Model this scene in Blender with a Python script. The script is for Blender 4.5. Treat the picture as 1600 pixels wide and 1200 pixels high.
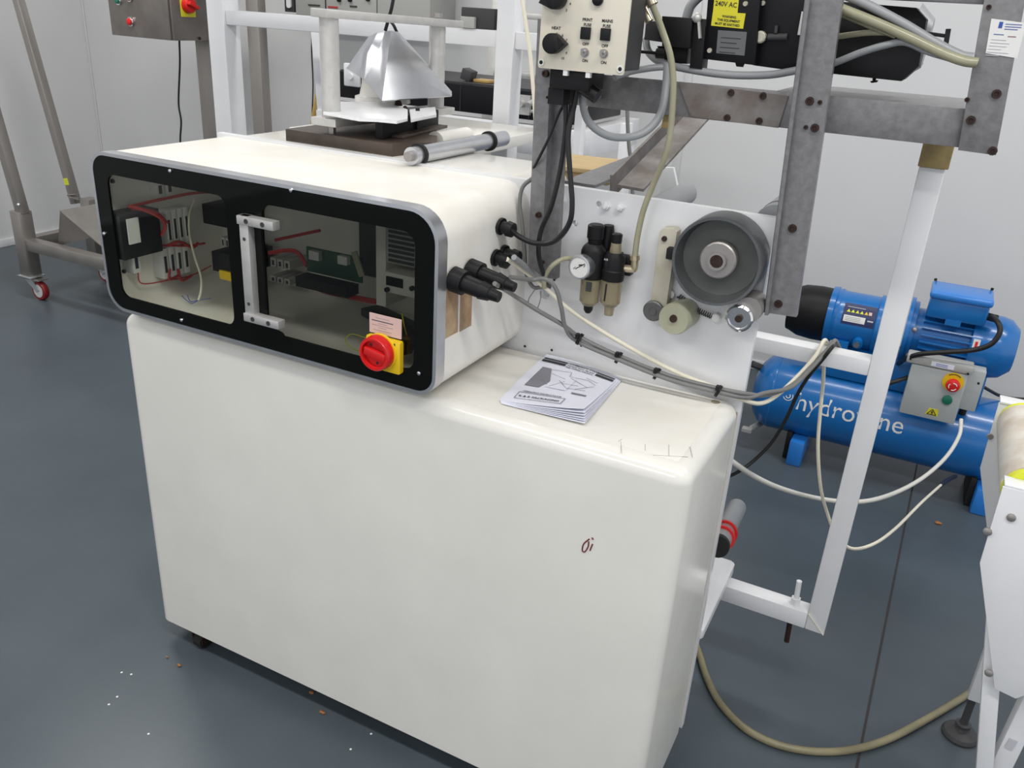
import bpy, bmesh, math, random
from mathutils import Vector, Matrix
random.seed(7)
for o in list(bpy.data.objects): bpy.data.objects.remove(o)
SC = bpy.context.scene
COL = SC.collection

# ------------------------------------------------------------------ camera
def set_camera():
    yaw, pitch, roll = -4.49280563e-01, -4.15807505e-01, 6.41306483e-02
    f = Vector((math.cos(pitch)*math.sin(yaw), math.cos(pitch)*math.cos(yaw), math.sin(pitch)))
    r0 = Vector((math.cos(yaw), -math.sin(yaw), 0)); u0 = r0.cross(f)
    r = r0*math.cos(roll)+u0*math.sin(roll); u = -r0*math.sin(roll)+u0*math.cos(roll)
    cam = bpy.data.cameras.new('camera'); co = bpy.data.objects.new('camera', cam); COL.objects.link(co)
    m = Matrix((r, u, -f)).transposed().to_4x4(); m.translation = (0, 0, 1.6)
    co.matrix_world = m
    cam.sensor_width = 36; cam.lens = 1323.2/1600*36; cam.clip_start = .02
    SC.camera = co
set_camera()

# ------------------------------------------------------------------ world, lights, exposure
w = bpy.data.worlds.new('world'); SC.world = w; w.use_nodes = True
w.node_tree.nodes['Background'].inputs[0].default_value = (.93, .95, 1, 1)
w.node_tree.nodes['Background'].inputs[1].default_value = .86
SC.view_settings.view_transform = 'Standard'; SC.view_settings.look = 'None'
SC.view_settings.gamma = 1; SC.view_settings.use_curve_mapping = False
SC.view_settings.exposure = 0.12
def area(x, y, z, sx, sy, e, rz=0):
    l = bpy.data.lights.new('ceiling_tube_light', 'AREA'); l.shape = 'RECTANGLE'; l.size = sx; l.size_y = sy
    l.energy = e; l.color = (1, .985, .955)
    o = bpy.data.objects.new('ceiling_tube_light', l); o.location = (x, y, z); o.rotation_euler = (0, 0, rz); COL.objects.link(o)
for (x, y, e) in ((-3.4, .2, 30), (-1.0, .3, 19), (.9, .2, 42), (-3.4, 2.4, 44), (-.9, 2.7, 18), (1.3, 2.6, 30), (-1, -2.2, 40)):
    area(x, y, 3.3, 1.5, .25, e)

# ------------------------------------------------------------------ materials
def mat(name, col, rough=.5, metal=0, coat=0, noise=0, nscale=8, bump=0, bscale=200, spec=.5, stretch=None, col2=None, trans=0, alpha=1):
    m = bpy.data.materials.new(name); m.use_nodes = True
    nt = m.node_tree; b = nt.nodes['Principled BSDF']
    b.inputs['Base Color'].default_value = (*col, 1); b.inputs['Roughness'].default_value = rough
    b.inputs['Metallic'].default_value = metal; b.inputs['Coat Weight'].default_value = coat
    b.inputs['Coat Roughness'].default_value = .12
    b.inputs['Specular IOR Level'].default_value = spec
    b.inputs['Transmission Weight'].default_value = trans; b.inputs['Alpha'].default_value = alpha
    tc = nt.nodes.new('ShaderNodeTexCoord')
    src = tc.outputs['Object']
    if stretch:
        mp = nt.nodes.new('ShaderNodeMapping'); mp.inputs['Scale'].default_value = stretch
        nt.links.new(src, mp.inputs[0]); src = mp.outputs[0]
    if noise:
        n = nt.nodes.new('ShaderNodeTexNoise'); n.inputs['Scale'].default_value = nscale; n.inputs['Detail'].default_value = 6
        n.inputs['Roughness'].default_value = .6
        nt.links.new(src, n.inputs['Vector'])
        cr = nt.nodes.new('ShaderNodeValToRGB'); cr.color_ramp.elements[0].position = .35; cr.color_ramp.elements[1].position = .68
        c2 = col2 or tuple(c*(1-noise) for c in col)
        cr.color_ramp.elements[0].color = (*c2, 1); cr.color_ramp.elements[1].color = (*col, 1)
        nt.links.new(n.outputs['Fac'], cr.inputs[0]); nt.links.new(cr.outputs[0], b.inputs['Base Color'])
    if bump:
        n = nt.nodes.new('ShaderNodeTexNoise'); n.inputs['Scale'].default_value = bscale; n.inputs['Detail'].default_value = 4
        nt.links.new(src, n.inputs['Vector'])
        bp = nt.nodes.new('ShaderNodeBump'); bp.inputs['Strength'].default_value = bump; bp.inputs['Distance'].default_value = .01
        nt.links.new(n.outputs['Fac'], bp.inputs['Height']); nt.links.new(bp.outputs[0], b.inputs['Normal'])
    return m
M = dict(
    floor=mat('floor_paint', (.077, .097, .114), .34, noise=.18, nscale=2.2, bump=.02, bscale=60, spec=.32),
    joint=mat('joint_sealant', (.03, .027, .025), .8),
    wall=mat('wall_panel', (.67, .67, .672), .32, noise=.05, nscale=1.2, coat=.1),
    ceil=mat('ceiling_paint', (.7, .7, .7), .7),
    cream=mat('cream_paint', (.77, .755, .70), .22, noise=.06, nscale=5, coat=.35),
    creamtop=mat('cream_worn_paint', (.82, .805, .765), .4, noise=.1, nscale=7, coat=.1, col2=(.76, .73, .66)),
    white=mat('white_paint', (.76, .765, .78), .3, noise=.05, nscale=7, coat=.15),
    seal=mat('tan_seal', (.40, .345, .22), .6, noise=.3, nscale=30),
    alum=mat('aluminium', (.66, .67, .70), .28, .9, noise=.12, nscale=20),
    alumdull=mat('dull_aluminium', (.60, .59, .57), .45, .55, noise=.15, nscale=30),
    chrome=mat('chrome', (.78, .78, .78), .1, 1),
    steelgrey=mat('grey_hammered_paint', (.215, .21, .215), .42, .25, noise=.28, nscale=70, bump=.05, bscale=300, coat=.2),
    steelrust=mat('rusty_grey_steel', (.24, .23, .225), .55, .25, noise=.5, nscale=16, col2=(.14, .112, .095)),
    bolt=mat('rusty_bolt', (.05, .028, .022), .55, .5, noise=.4, nscale=120),
    inox=mat('stainless_steel', (.38, .355, .33), .38, .75, noise=.2, nscale=6, stretch=(1, 1, .3)),
    inoxdark=mat('dull_stainless', (.27, .245, .225), .45, .7, noise=.25, nscale=9),
    gloss=mat('gloss_black_acrylic', (.004, .005, .004), .05, spec=.18),
    black=mat('black_plastic', (.008, .008, .009), .45, bump=.05, bscale=400, spec=.25),
    blackmet=mat('black_anodised', (.006, .006, .008), .4, .1, spec=.22),
    dark=mat('dark_rubber', (.014, .014, .014), .65, spec=.3),
    blackcable=mat('black_cable_sheath', (.012, .012, .013), .4, spec=.35),
    greycable=mat('grey_cable_sheath', (.17, .17, .165), .45),
    conduit=mat('grey_conduit', (.29, .30, .31), .4),
    creamcable=mat('cream_cable_sheath', (.74, .70, .57), .4),
    whitecable=mat('white_cable_sheath', (.62, .61, .56), .45),
    clearhose=mat('yellowed_hose', (.40, .385, .26), .25, noise=.15, nscale=15, trans=.15),
    floorhose=mat('dirty_hose', (.27, .24, .14), .35, noise=.3, nscale=8),
    blue=mat('blue_paint', (.004, .135, .42), .3, coat=.4),
    bluelight=mat('light_blue_paint', (.02, .19, .60), .35, coat=.3),
    navy=mat('navy_label', (.012, .02, .09), .4),
    red=mat('red_plastic', (.62, .012, .012), .3),
    redwire=mat('red_wire', (.42, .03, .03), .45),
    yellow=mat('yellow_plastic', (.78, .52, .01), .4),
    yellowlab=mat('yellow_label', (.66, .60, .02), .5),
    lime=mat('lime_strip', (.66, .70, .03), .5),
    green=mat('green_button', (.01, .15, .09), .35),
    darkgreen=mat('green_circuit_board', (.02, .09, .05), .5),
    pink=mat('pink_paper', (.66, .46, .42), .6),
    paper=mat('paper', (.76, .77, .86), .6),
    ink=mat('black_ink', (.015, .015, .02), .6),
    inkgrey=mat('grey_ink', (.22, .22, .25), .6),
    inkpale=mat('pale_grey_ink', (.5, .5, .54), .6),
    inkblue=mat('blue_ink', (.03, .08, .35), .6),
    inkred=mat('dark_red_marker', (.16, .012, .012), .5),
    label=mat('white_label', (.72, .72, .70), .5),
    silver=mat('silver_label', (.13, .135, .14), .35, .3),
    tan=mat('stained_label', (.50, .39, .24), .6, noise=.5, nscale=14, col2=(.30, .17, .09)),
    nylon=mat('aged_nylon', (.52, .50, .43), .4, noise=.25, nscale=14, col2=(.40, .37, .28)),
    nylonroll=mat('yellowed_nylon', (.37, .37, .27), .35, noise=.2, nscale=10),
    wheel=mat('grey_cast_wheel', (.125, .128, .122), .4, .45, noise=.25, nscale=12),
    wheelrim=mat('worn_wheel_rim', (.15, .16, .163), .34, .55, noise=.35, nscale=9),
    hub=mat('hub_steel', (.33, .31, .30), .4, .6),
    bowl=mat('cloudy_bowl', (.45, .39, .25), .2, trans=.6),
    brass=mat('brass', (.55, .48, .33), .3, .8),
    cork=mat('tan_block', (.36, .27, .11), .6, noise=.3, nscale=40),
    base=mat('stained_board', (.085, .062, .048), .5, noise=.5, nscale=10),
    wood=mat('bare_wood', (.55, .40, .2), .6, noise=.2, nscale=6, stretch=(1, 10, 1)),
    panel=mat('control_panel', (.70, .655, .545), .4, noise=.03, nscale=6),
    case=mat('dark_grey_case', (.05, .05, .053), .5, spec=.3),
    greypanel=mat('light_grey_panel', (.40, .40, .38), .45),
    boxgrey=mat('switch_box_grey', (.42, .44, .44), .4),
    belt=mat('white_belt', (.66, .65, .61), .5, noise=.12, nscale=12, col2=(.5, .42, .33)),
    zinc=mat('zinc_plate', (.6, .64, .66), .3, .7),
    redwheel=mat('dark_red_tyre', (.22, .012, .015), .5),
    wheelcore=mat('white_wheel_core', (.6, .6, .6), .5),
    tube=mat('grey_roller', (.30, .31, .32), .4, .3),
    amber=mat('amber_handle', (.42, .27, .08), .4),
    crumb=mat('brown_crumb', (.32, .13, .04), .8),
)
def window_mat(tint):
    m = bpy.data.materials.new('clear_acrylic'); m.use_nodes = True; nt = m.node_tree
    for n in list(nt.nodes): nt.nodes.remove(n)
    out = nt.nodes.new('ShaderNodeOutputMaterial'); mix = nt.nodes.new('ShaderNodeMixShader')
    t = nt.nodes.new('ShaderNodeBsdfTransparent'); t.inputs[0].default_value = (tint, tint*1.01, tint*.98, 1)
    g = nt.nodes.new('ShaderNodeBsdfGlossy'); g.inputs['Roughness'].default_value = .03
    fr = nt.nodes.new('ShaderNodeFresnel'); fr.inputs[0].default_value = 1.42
    ge = nt.nodes.new('ShaderNodeNewGeometry'); sb = nt.nodes.new('ShaderNodeMath'); sb.operation = 'SUBTRACT'; sb.inputs[0].default_value = 1
    ml = nt.nodes.new('ShaderNodeMath'); ml.operation = 'MULTIPLY'; nt.links.new(ge.outputs['Backfacing'], sb.inputs[1])
    nt.links.new(fr.outputs[0], ml.inputs[0]); nt.links.new(sb.outputs[0], ml.inputs[1]); nt.links.new(ml.outputs[0], mix.inputs[0]); nt.links.new(t.outputs[0], mix.inputs[1]); nt.links.new(g.outputs[0], mix.inputs[2])
    nt.links.new(mix.outputs[0], out.inputs[0]); return m
M['window'] = window_mat(.93); M['window_dimmed'] = window_mat(.70)  # lower tint puts the dimness of the right window into its pane

# ------------------------------------------------------------------ mesh helpers
def basis(d):
    d = Vector(d).normalized(); a = Vector((0, 0, 1)) if abs(d.z) < .9 else Vector((1, 0, 0))
    u = d.cross(a).normalized(); return d, u, d.cross(u).normalized()
class G:
    def __init__(s): s.bm = bmesh.new()
    def box(s, x0, x1, y0, y1, z0, z1, bev=0, seg=2, rot=None, piv=None):
        t = bmesh.new(); bmesh.ops.create_cube(t, size=1)
        for v in t.verts:
            v.co = Vector((x0+(v.co.x+.5)*(x1-x0), y0+(v.co.y+.5)*(y1-y0), z0+(v.co.z+.5)*(z1-z0)))
        if bev: bmesh.ops.bevel(t, geom=list(t.edges), offset=bev, segments=seg, profile=.5, affect='EDGES')
        if rot is not None:
            p = Vector(piv or ((x0+x1)/2, (y0+y1)/2, (z0+z1)/2))
            for v in t.verts: v.co = rot @ (v.co-p)+p
        return s.merge(t)
    def bar(s, p, q, wd, ht, bev=0, up=(0, 0, 1)):
        p = Vector(p); q = Vector(q); d = (q-p); L = d.length; d.normalize()
        up = Vector(up); sd = d.cross(up)
        if sd.length < 1e-3: sd = d.cross(Vector((0, 1, 0)))
        sd.normalize(); up = sd.cross(d).normalized()
        t = bmesh.new(); bmesh.ops.create_cube(t, size=1)
        for v in t.verts: v.co = Vector((v.co.x*L, v.co.y*wd, v.co.z*ht))
        if bev: bmesh.ops.bevel(t, geom=list(t.edges), offset=bev, segments=2, profile=.5, affect='EDGES')
        c = (p+q)/2
        for v in t.verts: v.co = c+d*v.co.x+sd*v.co.y+up*v.co.z
        return s.merge(t)
    def merge(s, t):
        me = bpy.data.meshes.new('tmp'); t.to_mesh(me); t.free(); s.bm.from_mesh(me); bpy.data.meshes.remove(me); return s
    def ring_loft(s, rings, closed=False, cap=True):
        n = len(rings[0]); vs = [[s.bm.verts.new(p) for p in r] for r in rings]
        for a, b in zip(vs, vs[1:]+([vs[0]] if closed else [])):
            for i in range(n):
                try: s.bm.faces.new((a[i], a[(i+1) % n], b[(i+1) % n], b[i]))
                except ValueError: pass
        if cap and not closed:
            s.bm.faces.new(vs[0][::-1]); s.bm.faces.new(vs[-1])
        return s
    def lathe(s, o, d, prof, n=28, cap=True, flat=None):
        o = Vector(o); d, u, v = basis(d)
        rings = [[o+d*h+(u*math.cos(2*math.pi*i/n)+v*math.sin(2*math.pi*i/n))*r for i in range(n)] for h, r in prof]
        return s.ring_loft(rings, cap=cap)
    def cyl(s, p, q, r, r2=None, n=20):
        p = Vector(p); q = Vector(q); L = (q-p).length
        return s.lathe(p, q-p, [(0, r), (L, r if r2 is None else r2)], n)
    def sphere(s, c, r, n=12, sc=(1, 1, 1)):
        t = bmesh.new(); bmesh.ops.create_uvsphere(t, u_segments=n, v_segments=max(6, n//2), radius=r)
        for v in t.verts: v.co = Vector((v.co.x*sc[0], v.co.y*sc[1], v.co.z*sc[2]))+Vector(c)
        return s.merge(t)
    def tube(s, pts, r, n=10, sub=6):
        P = [Vector(p) for p in pts]
        if len(P) > 2 and sub > 1:
            Q = []
            E = [P[0]*2-P[1]]+P+[P[-1]*2-P[-2]]
            for i in range(1, len(E)-2):
                a, b, c, e = E[i-1:i+3]
                for k in range(sub):
                    t = k/sub
                    Q.append(.5*((2*b)+(-a+c)*t+(2*a-5*b+4*c-e)*t*t+(-a+3*b-3*c+e)*t**3))
            Q.append(P[-1]); P = Q
        rings = []; u = None
        for i, p in enumerate(P):
            d = (P[min(i+1, len(P)-1)]-P[max(i-1, 0)]).normalized()
            if u is None: _, u, _ = basis(d)
            u = (u-d*u.dot(d)).normalized(); v = d.cross(u)
            rings.append([p+(u*math.cos(2*math.pi*k/n)+v*math.sin(2*math.pi*k/n))*r for k in range(n)])
        return s.ring_loft(rings)
    def prism(s, poly, axis, a, b, bev=0):
        def P(q, h):
            return {'Y': (q[0], h, q[1]), 'X': (h, q[0], q[1]), 'Z': (q[0], q[1], h)}[axis]
        t = bmesh.new()
        r0 = [t.verts.new(P(q, a)) for q in poly]; r1 = [t.verts.new(P(q, b)) for q in poly]; n = len(poly)
        f0 = t.faces.new(r0[::-1]); f1 = t.faces.new(r1)
        for i in range(n): t.faces.new((r0[i], r0[(i+1) % n], r1[(i+1) % n], r1[i]))
        if bev:
            bmesh.ops.bevel(t, geom=list(f0.edges)+list(f1.edges), offset=bev, segments=2, profile=.5, affect='EDGES')
        return s.merge(t)
    def quad(s, a, b, c, d):
        s.bm.faces.new([s.bm.verts.new(p) for p in (a, b, c, d)]); return s
    def sheet(s, pts_grid, th):
        # grid of points -> thick sheet
        R = len(pts_grid); Cn = len(pts_grid[0]); t = bmesh.new()
        vs = [[t.verts.new(p) for p in row] for row in pts_grid]
        for i in range(R-1):
            for j in range(Cn-1): t.faces.new((vs[i][j], vs[i+1][j], vs[i+1][j+1], vs[i][j+1]))
        bmesh.ops.recalc_face_normals(t, faces=t.faces)
        bmesh.ops.solidify(t, geom=list(t.faces), thickness=th)
        return s.merge(t)
def rr(x0, x1, z0, z1, r, n=6):
    out = []
    for cx, cz, a0 in ((x1-r, z1-r, 0), (x0+r, z1-r, 90), (x0+r, z0+r, 180), (x1-r, z0+r, 270)):
        for i in range(n+1):
            a = math.radians(a0+90*i/n); out.append((cx+r*math.cos(a), cz+r*math.sin(a)))
    return out
def circ(cx, cz, r, n=20): return [(cx+r*math.cos(2*math.pi*i/n), cz+r*math.sin(2*math.pi*i/n)) for i in range(n)]
def holed(outer, holes, y0, y1):
    """flat plate in the XZ plane with holes, as a G"""
    cu = bpy.data.curves.new('tmp', 'CURVE'); cu.dimensions = '2D'; cu.fill_mode = 'BOTH'; cu.extrude = .5
    for poly in [outer]+holes:
        sp = cu.splines.new('POLY'); sp.points.add(len(poly)-1); sp.use_cyclic_u = True
        for pt, q in zip(sp.points, poly): pt.co = (q[0], q[1], 0, 1)
    ob = bpy.data.objects.new('tmp', cu); COL.objects.link(ob)
    me = bpy.data.meshes.new_from_object(ob.evaluated_get(bpy.context.evaluated_depsgraph_get()))
    for v in me.vertices:
        x, z, e = v.co; v.co = (x, y0 if e < 0 else y1, z)
    g = G(); g.bm.from_mesh(me); bpy.data.objects.remove(ob); bpy.data.curves.remove(cu); bpy.data.meshes.remove(me)
    bmesh.ops.remove_doubles(g.bm, verts=g.bm.verts, dist=1e-6)
    bmesh.ops.recalc_face_normals(g.bm, faces=g.bm.faces)
    return g
def root_of(o):
    while o.parent: o = o.parent
    return o
def emit(name, g, m, parent=None, label=None, angle=35, fix=True, stuff=False):
    if fix: bmesh.ops.recalc_face_normals(g.bm, faces=g.bm.faces)
    me = bpy.data.meshes.new(name); 
    if parent is not None:
        bmesh.ops.translate(g.bm, verts=g.bm.verts, vec=-Vector(root_of(parent).location))
    g.bm.to_mesh(me); g.bm.free()
    me.shade_smooth(); me.set_sharp_from_angle(angle=math.radians(angle))
    me.materials.append(M[m]); o = bpy.data.objects.new(name, me); COL.objects.link(o)
    if parent is not None: o.parent = parent
    if label: o['label'] = label
    if stuff: o['kind'] = 'stuff'
    return o
def thing(name, label, cat, loc, group=None):
    o = bpy.data.objects.new(name, None); o.empty_display_size = .05; COL.objects.link(o); o.location = loc
    o['label'] = label; o['category'] = cat
    if group: o['group'] = group
    return o
def single(name, g, m, label, cat, group=None, angle=35):
    """a thing that is one mesh: origin moved to its own lowest centre"""
    xs = [v.co.copy() for v in g.bm.verts]
    c = Vector(((min(v.x for v in xs)+max(v.x for v in xs))/2, (min(v.y for v in xs)+max(v.y for v in xs))/2, min(v.z for v in xs)))
    bmesh.ops.translate(g.bm, verts=g.bm.verts, vec=-c)
    o = emit(name, g, m, angle=angle); o.location = c; o['label'] = label; o['category'] = cat
    if group: o['group'] = group
    return o
def struct(name, g, m):
    o = emit(name, g, m); o['kind'] = 'structure'; return o
def cable(name, label, pts, r, m, group=None, cat='cable', n=8):
    return single(name, G().tube(pts, r, n), m, label, cat, group, angle=60)
def text(name, body, o, xd, yd, size, m, parent, th=.0004, align='LEFT', sx=1, label=None, fn=None, font_off=0, shear=0):
    cu = bpy.data.curves.new('tmp', 'FONT'); cu.body = body; cu.size = size; cu.extrude = th; cu.align_x = align; cu.resolution_u = 3
    cu.offset = font_off; cu.shear = shear
    ob = bpy.data.objects.new('tmp', cu); COL.objects.link(ob)
    me = bpy.data.meshes.new_from_object(ob.evaluated_get(bpy.context.evaluated_depsgraph_get()))
    g = G(); g.bm.from_mesh(me); bpy.data.objects.remove(ob); bpy.data.curves.remove(cu); bpy.data.meshes.remove(me)
    xd = Vector(xd).normalized(); yd = Vector(yd).normalized(); nd = xd.cross(yd); o = Vector(o or (0, 0, 0))
    for v in g.bm.verts:
        x, y, z = v.co; x *= sx
        v.co = fn(x, y, z) if fn else o+xd*x+yd*y+nd*(z+th)
    return emit(name, g, m, parent, label)
XD = (1, 0, 0); YD = (0, 1, 0); ZD = (0, 0, 1)

# ------------------------------------------------------------------ the room
XL, YB, XR, YF, ZC = -5.32, 4.15, 3.2, -3.6, 3.4
fl = struct('floor', G().box(XL-.1, XR, YF, YB+.1, -.1, 0), 'floor')
emit('floor_joint', G().bar((.117, .4, .0004), (.182, 4.14, .0004), .006, .0016), 'joint', fl)
wl = struct('wall_left', G().box(XL-.1, XL, YF, YB, 0, ZC), 'wall')
wb = struct('wall_back', G().box(XL-.1, XR, YB, YB+.1, 0, ZC), 'wall')
struct('ceiling', G().box(XL-.1, XR, YF, YB+.1, ZC, ZC+.1), 'ceil')
struct('baseboard_left', G().box(XL, XL+.012, YF, YB-.012, 0, .05, .003), 'white')
struct('baseboard_back', G().box(XL, XR, YB-.012, YB, 0, .05, .003), 'white')
struct('trim_1', G().box(-1.20, -1.165, YB-.006, YB, .05, ZC, .001), 'wall')
struct('trim_2', G().box(XL, XL+.012, YB-.012, YB, .05, ZC, .004), 'wall')

# ------------------------------------------------------------------ the machine base cabinet
cab = thing('machine_cabinet', 'large cream painted machine base cabinet with rounded edges in the middle of the floor', 'cabinet', (-.92, 1.4, 0))
def cover():
    t = bmesh.new(); bmesh.ops.create_cube(t, size=1)
    x0, x1, y0, y1, z0, z1 = -1.585, -.254, 1.224, 1.548, .066, .922
    for v in t.verts: v.co = Vector((x0+(v.co.x+.5)*(x1-x0), y0+(v.co.y+.5)*(y1-y0), z0+(v.co.z+.5)*(z1-z0)))
    es = [e for e in t.edges if not all(v.co.z < z0+.01 for v in e.verts) and not all(v.co.y > y1-.01 for v in e.verts)]
    bmesh.ops.bevel(t, geom=es, offset=.03, segments=6, profile=.5, affect='EDGES')
    g = G(); g.merge(t); return g
emit('cover', cover(), 'cream', cab, angle=50)
emit('worktop_surface', G().prism(rr(-1.553, -.286, 1.256, 1.546, .003), 'Z', .9215, .9226), 'creamtop', cab)
emit('cover_seal', G().box(-1.58, -.2555, 1.548, 1.562, .08, .900), 'seal', cab)
sp = emit('side_panel', holed([(-1.585, .07), (-.25, .07), (-.25, 1.287), (-1.585, 1.287)],
     [circ((-0.6362,1.5700,1.2162)[0], (-0.6362,1.5700,1.2162)[2], .0065), circ((-0.5899,1.5700,1.2616)[0], (-0.5899,1.5700,1.2616)[2], .0062),
      circ((-0.6914,1.5700,1.0587)[0], (-0.6914,1.5700,1.0587)[2], .012)], 1.562, 1.58), 'white', cab)
for p, r in (((-0.6716,1.5620,1.2572), .0105), ((-0.5731,1.5620,1.2604), .0068), ((-0.5441,1.5620,1.2623), .0068)):
    p = Vector(p); b = emit('painted_bolt', G().lathe(p, (0, -1, 0), [(0, r*1.25), (.002, r*1.25), (.002, r), (.008, r), (.008, r*.6), (.012, r*.55)], 6), 'white', cab)
for p in ((-0.6908,1.5600,1.0712), (-0.7248,1.5550,0.9339), (-0.6609,1.5550,0.9398), (-0.5951,1.5550,0.9653), (-0.6705,1.5600,1.0931)):
    emit('screw', G().sphere(p, .003, 8, (1, .5, 1)), 'dark', cab)
# bag-machine table top behind the panel
hd = emit('rear_cover', G().prism(rr(-1.57, -.755, .96, 1.284, .05), 'Y', 1.592, 1.80, .006), 'cream', cab)
emit('rear_table', G().box(-1.57, -1.08, 1.80, 2.36, 1.25, 1.282, .004), 'cream', cab)
emit('gap_shade', G().box(-1.5, -.66, 1.58, 1.592, 1.19, 1.2815), 'dark', cab)  # dark strip filling the open gap, its shade put into the colour
# right hand tube frame, set back from the side panel
FY = 1.83
fzt, fzb = (-0.2779,1.8300,0.9687)[2], (-0.2717,1.8300,0.9336)[2]
lzt, lzb = (-0.0378,1.8300,0.3071)[2], (-0.0287,1.8300,0.2605)[2]
fr = emit('frame_upright', G().box(-.049, -.003, FY, FY+.045, lzb, 1.3715, .003), 'white', cab)
emit('weld_seam', G().bar((-.004, FY-.001, lzb+.001), (-.048, FY-.001, lzt), .003, .002), 'creamcable', fr)
emit('frame_crossbar', G().box(-.56, -.049, FY, FY+.045, fzb, fzt, .003), 'white', cab)
emit('frame_lower_rail', G().box(-.26, -.049, FY, FY+.045, lzb, lzt, .003), 'white', cab)
emit('frame_side_rail', G().prism(rr(-.33, -.246, 1.582, FY+.06, .012), 'Z', .318, .345, .003), 'white', cab)
fo = emit('levelling_screw', G().cyl((-0.0824,1.8500,0.3075), (-0.0861,1.8500,0.3751), .0065).cyl((-0.0832,1.8500,0.2955), (-0.0843,1.8500,0.3261), .012, n=6), 'white', cab)
emit('threaded_rod', G().cyl((-0.0862,1.8500,0.2706), (-0.0825,1.8500,0.1921), .0065), 'bolt', fo)
for (x, y) in ((-1.468, 1.256), (-.36, 1.262), (-1.47, 1.52), (-.36, 1.52)):
    c = emit('castor', G().box(x-.03, x+.03, y-.025, y+.025, .055, .068).box(x-.018, x-.014, y-.02, y+.02, .02, .058).box(x+.014, x+.018, y-.02, y+.02, .02, .058), 'bolt', cab)
    emit('wheel', G().cyl((x-.013, y, .024), (x+.013, y, .024), .024), 'dark', c)
# red marker scribble and pen scratches on the cabinet
fy = 1.2235
emit('marker_scribble', G().tube([(-0.4161,1.2235,0.7399), (-0.4258,1.2235,0.7253), (-0.4269,1.2235,0.7110), (-0.4218,1.2235,0.7102), (-0.4168,1.2235,0.7231), (-0.4167,1.2235,0.7342)], .0013, 6)
     .tube([(-0.4115,1.2235,0.7443), (-0.4087,1.2235,0.7412)], .0014, 6, 1).tube([(-0.4090,1.2235,0.7315), (-0.4124,1.2235,0.7164)], .0013, 6, 1), 'inkred', cab, label='dark red hand-drawn mark reading oi')
for a, b in (((-0.3555,1.2851,0.9227), (-0.3477,1.2624,0.9227)), ((-0.3194,1.3063,0.9227), (-0.3071,1.2675,0.9227)), ((-0.2855,1.3202,0.9227), (-0.2703,1.2836,0.9227)), ((-0.3951,1.2703,0.9227), (-0.3792,1.2308,0.9227)), ((-0.3966,1.2807,0.9227), (-0.3989,1.2677,0.9227)), ((-0.3312,1.2543,0.9227), (-0.2776,1.2815,0.9227))):
    emit('pen_scratch', G().bar(a, b, .0007, .0003), 'inkgrey', cab)
emit('rust_stain', G().prism(circ(0, 0, .009, 12), 'Z', 0, .0003), 'seal', cab).location = Vector((-0.2964,1.5342,0.9226))

# ------------------------------------------------------------------ electrical enclosure on the cabinet
enc = thing('electrical_enclosure', 'cream rounded box with black framed windows sitting on the machine cabinet', 'enclosure', (-1.16, 1.4, .938))
EX0, EX1, EZ0, EZ1 = -1.588, -.737, .94, 1.283
def rr4(x0, x1, z0, z1, R, n=8):
    out = []
    for (cx, cz, a0, r) in ((x1-R[0], z1-R[0], 0, R[0]), (x0+R[1], z1-R[1], 90, R[1]), (x0+R[2], z0+R[2], 180, R[2]), (x1-R[3], z0+R[3], 270, R[3])):
        for i in range(n+1):
            a = math.radians(a0+90*i/n); out.append((cx+r*math.cos(a), cz+r*math.sin(a)))
    return out
RAD = (.06, .042, .05, .04)
def rp(d): return rr4(EX0+d, EX1-d, EZ0+d, EZ1-d, tuple(max(.004, r-d) for r in RAD))
emit('shell', holed(rp(.001), [rp(.005)], 1.234, 1.578), 'creamtop', enc, angle=50)
emit('trim_frame', holed(rp(-.001), [rp(.006)], 1.206, 1.236), 'alum', enc, angle=50)
emit('inner_back', G().prism(rp(.006), 'Y', 1.552, 1.556), 'creamtop', enc)
WL = rr(-1.544, -1.218, .975, 1.240, .022); WR = rr(-1.128, -.784, .982, 1.240, .024)
fp = emit('front_panel', holed(rp(.006), [WL, WR], 1.207, 1.212), 'gloss', enc, angle=50)
emit('window_pane', holed(rr(-1.549, -1.213, .97, 1.245, .024), [], 1.2122, 1.2145), 'window', enc)
emit('window_pane', holed(rr(-1.133, -.779, .977, 1.245, .024), [], 1.2122, 1.2145), 'window_dimmed', enc, 'pane coloured darker to dim the inside of the box')
emit('shade_board', G().box(-1.15, -.76, 1.538, 1.55, 1.02, 1.262), 'case', enc)  # added dark sheet: the dim back of the box put into its colour
for p in ((-1.3560,1.2060,1.2705), (-1.5736,1.2060,1.1093), (-1.3674,1.2060,0.9571), (-0.7710,1.2060,0.9823), (-1.0523,1.2060,1.2757)):
    emit('panel_screw', G().lathe(p, (0, -1, 0), [(0, .0042), (.002, .0038), (.003, .002)], 12), 'chrome', enc)
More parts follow.
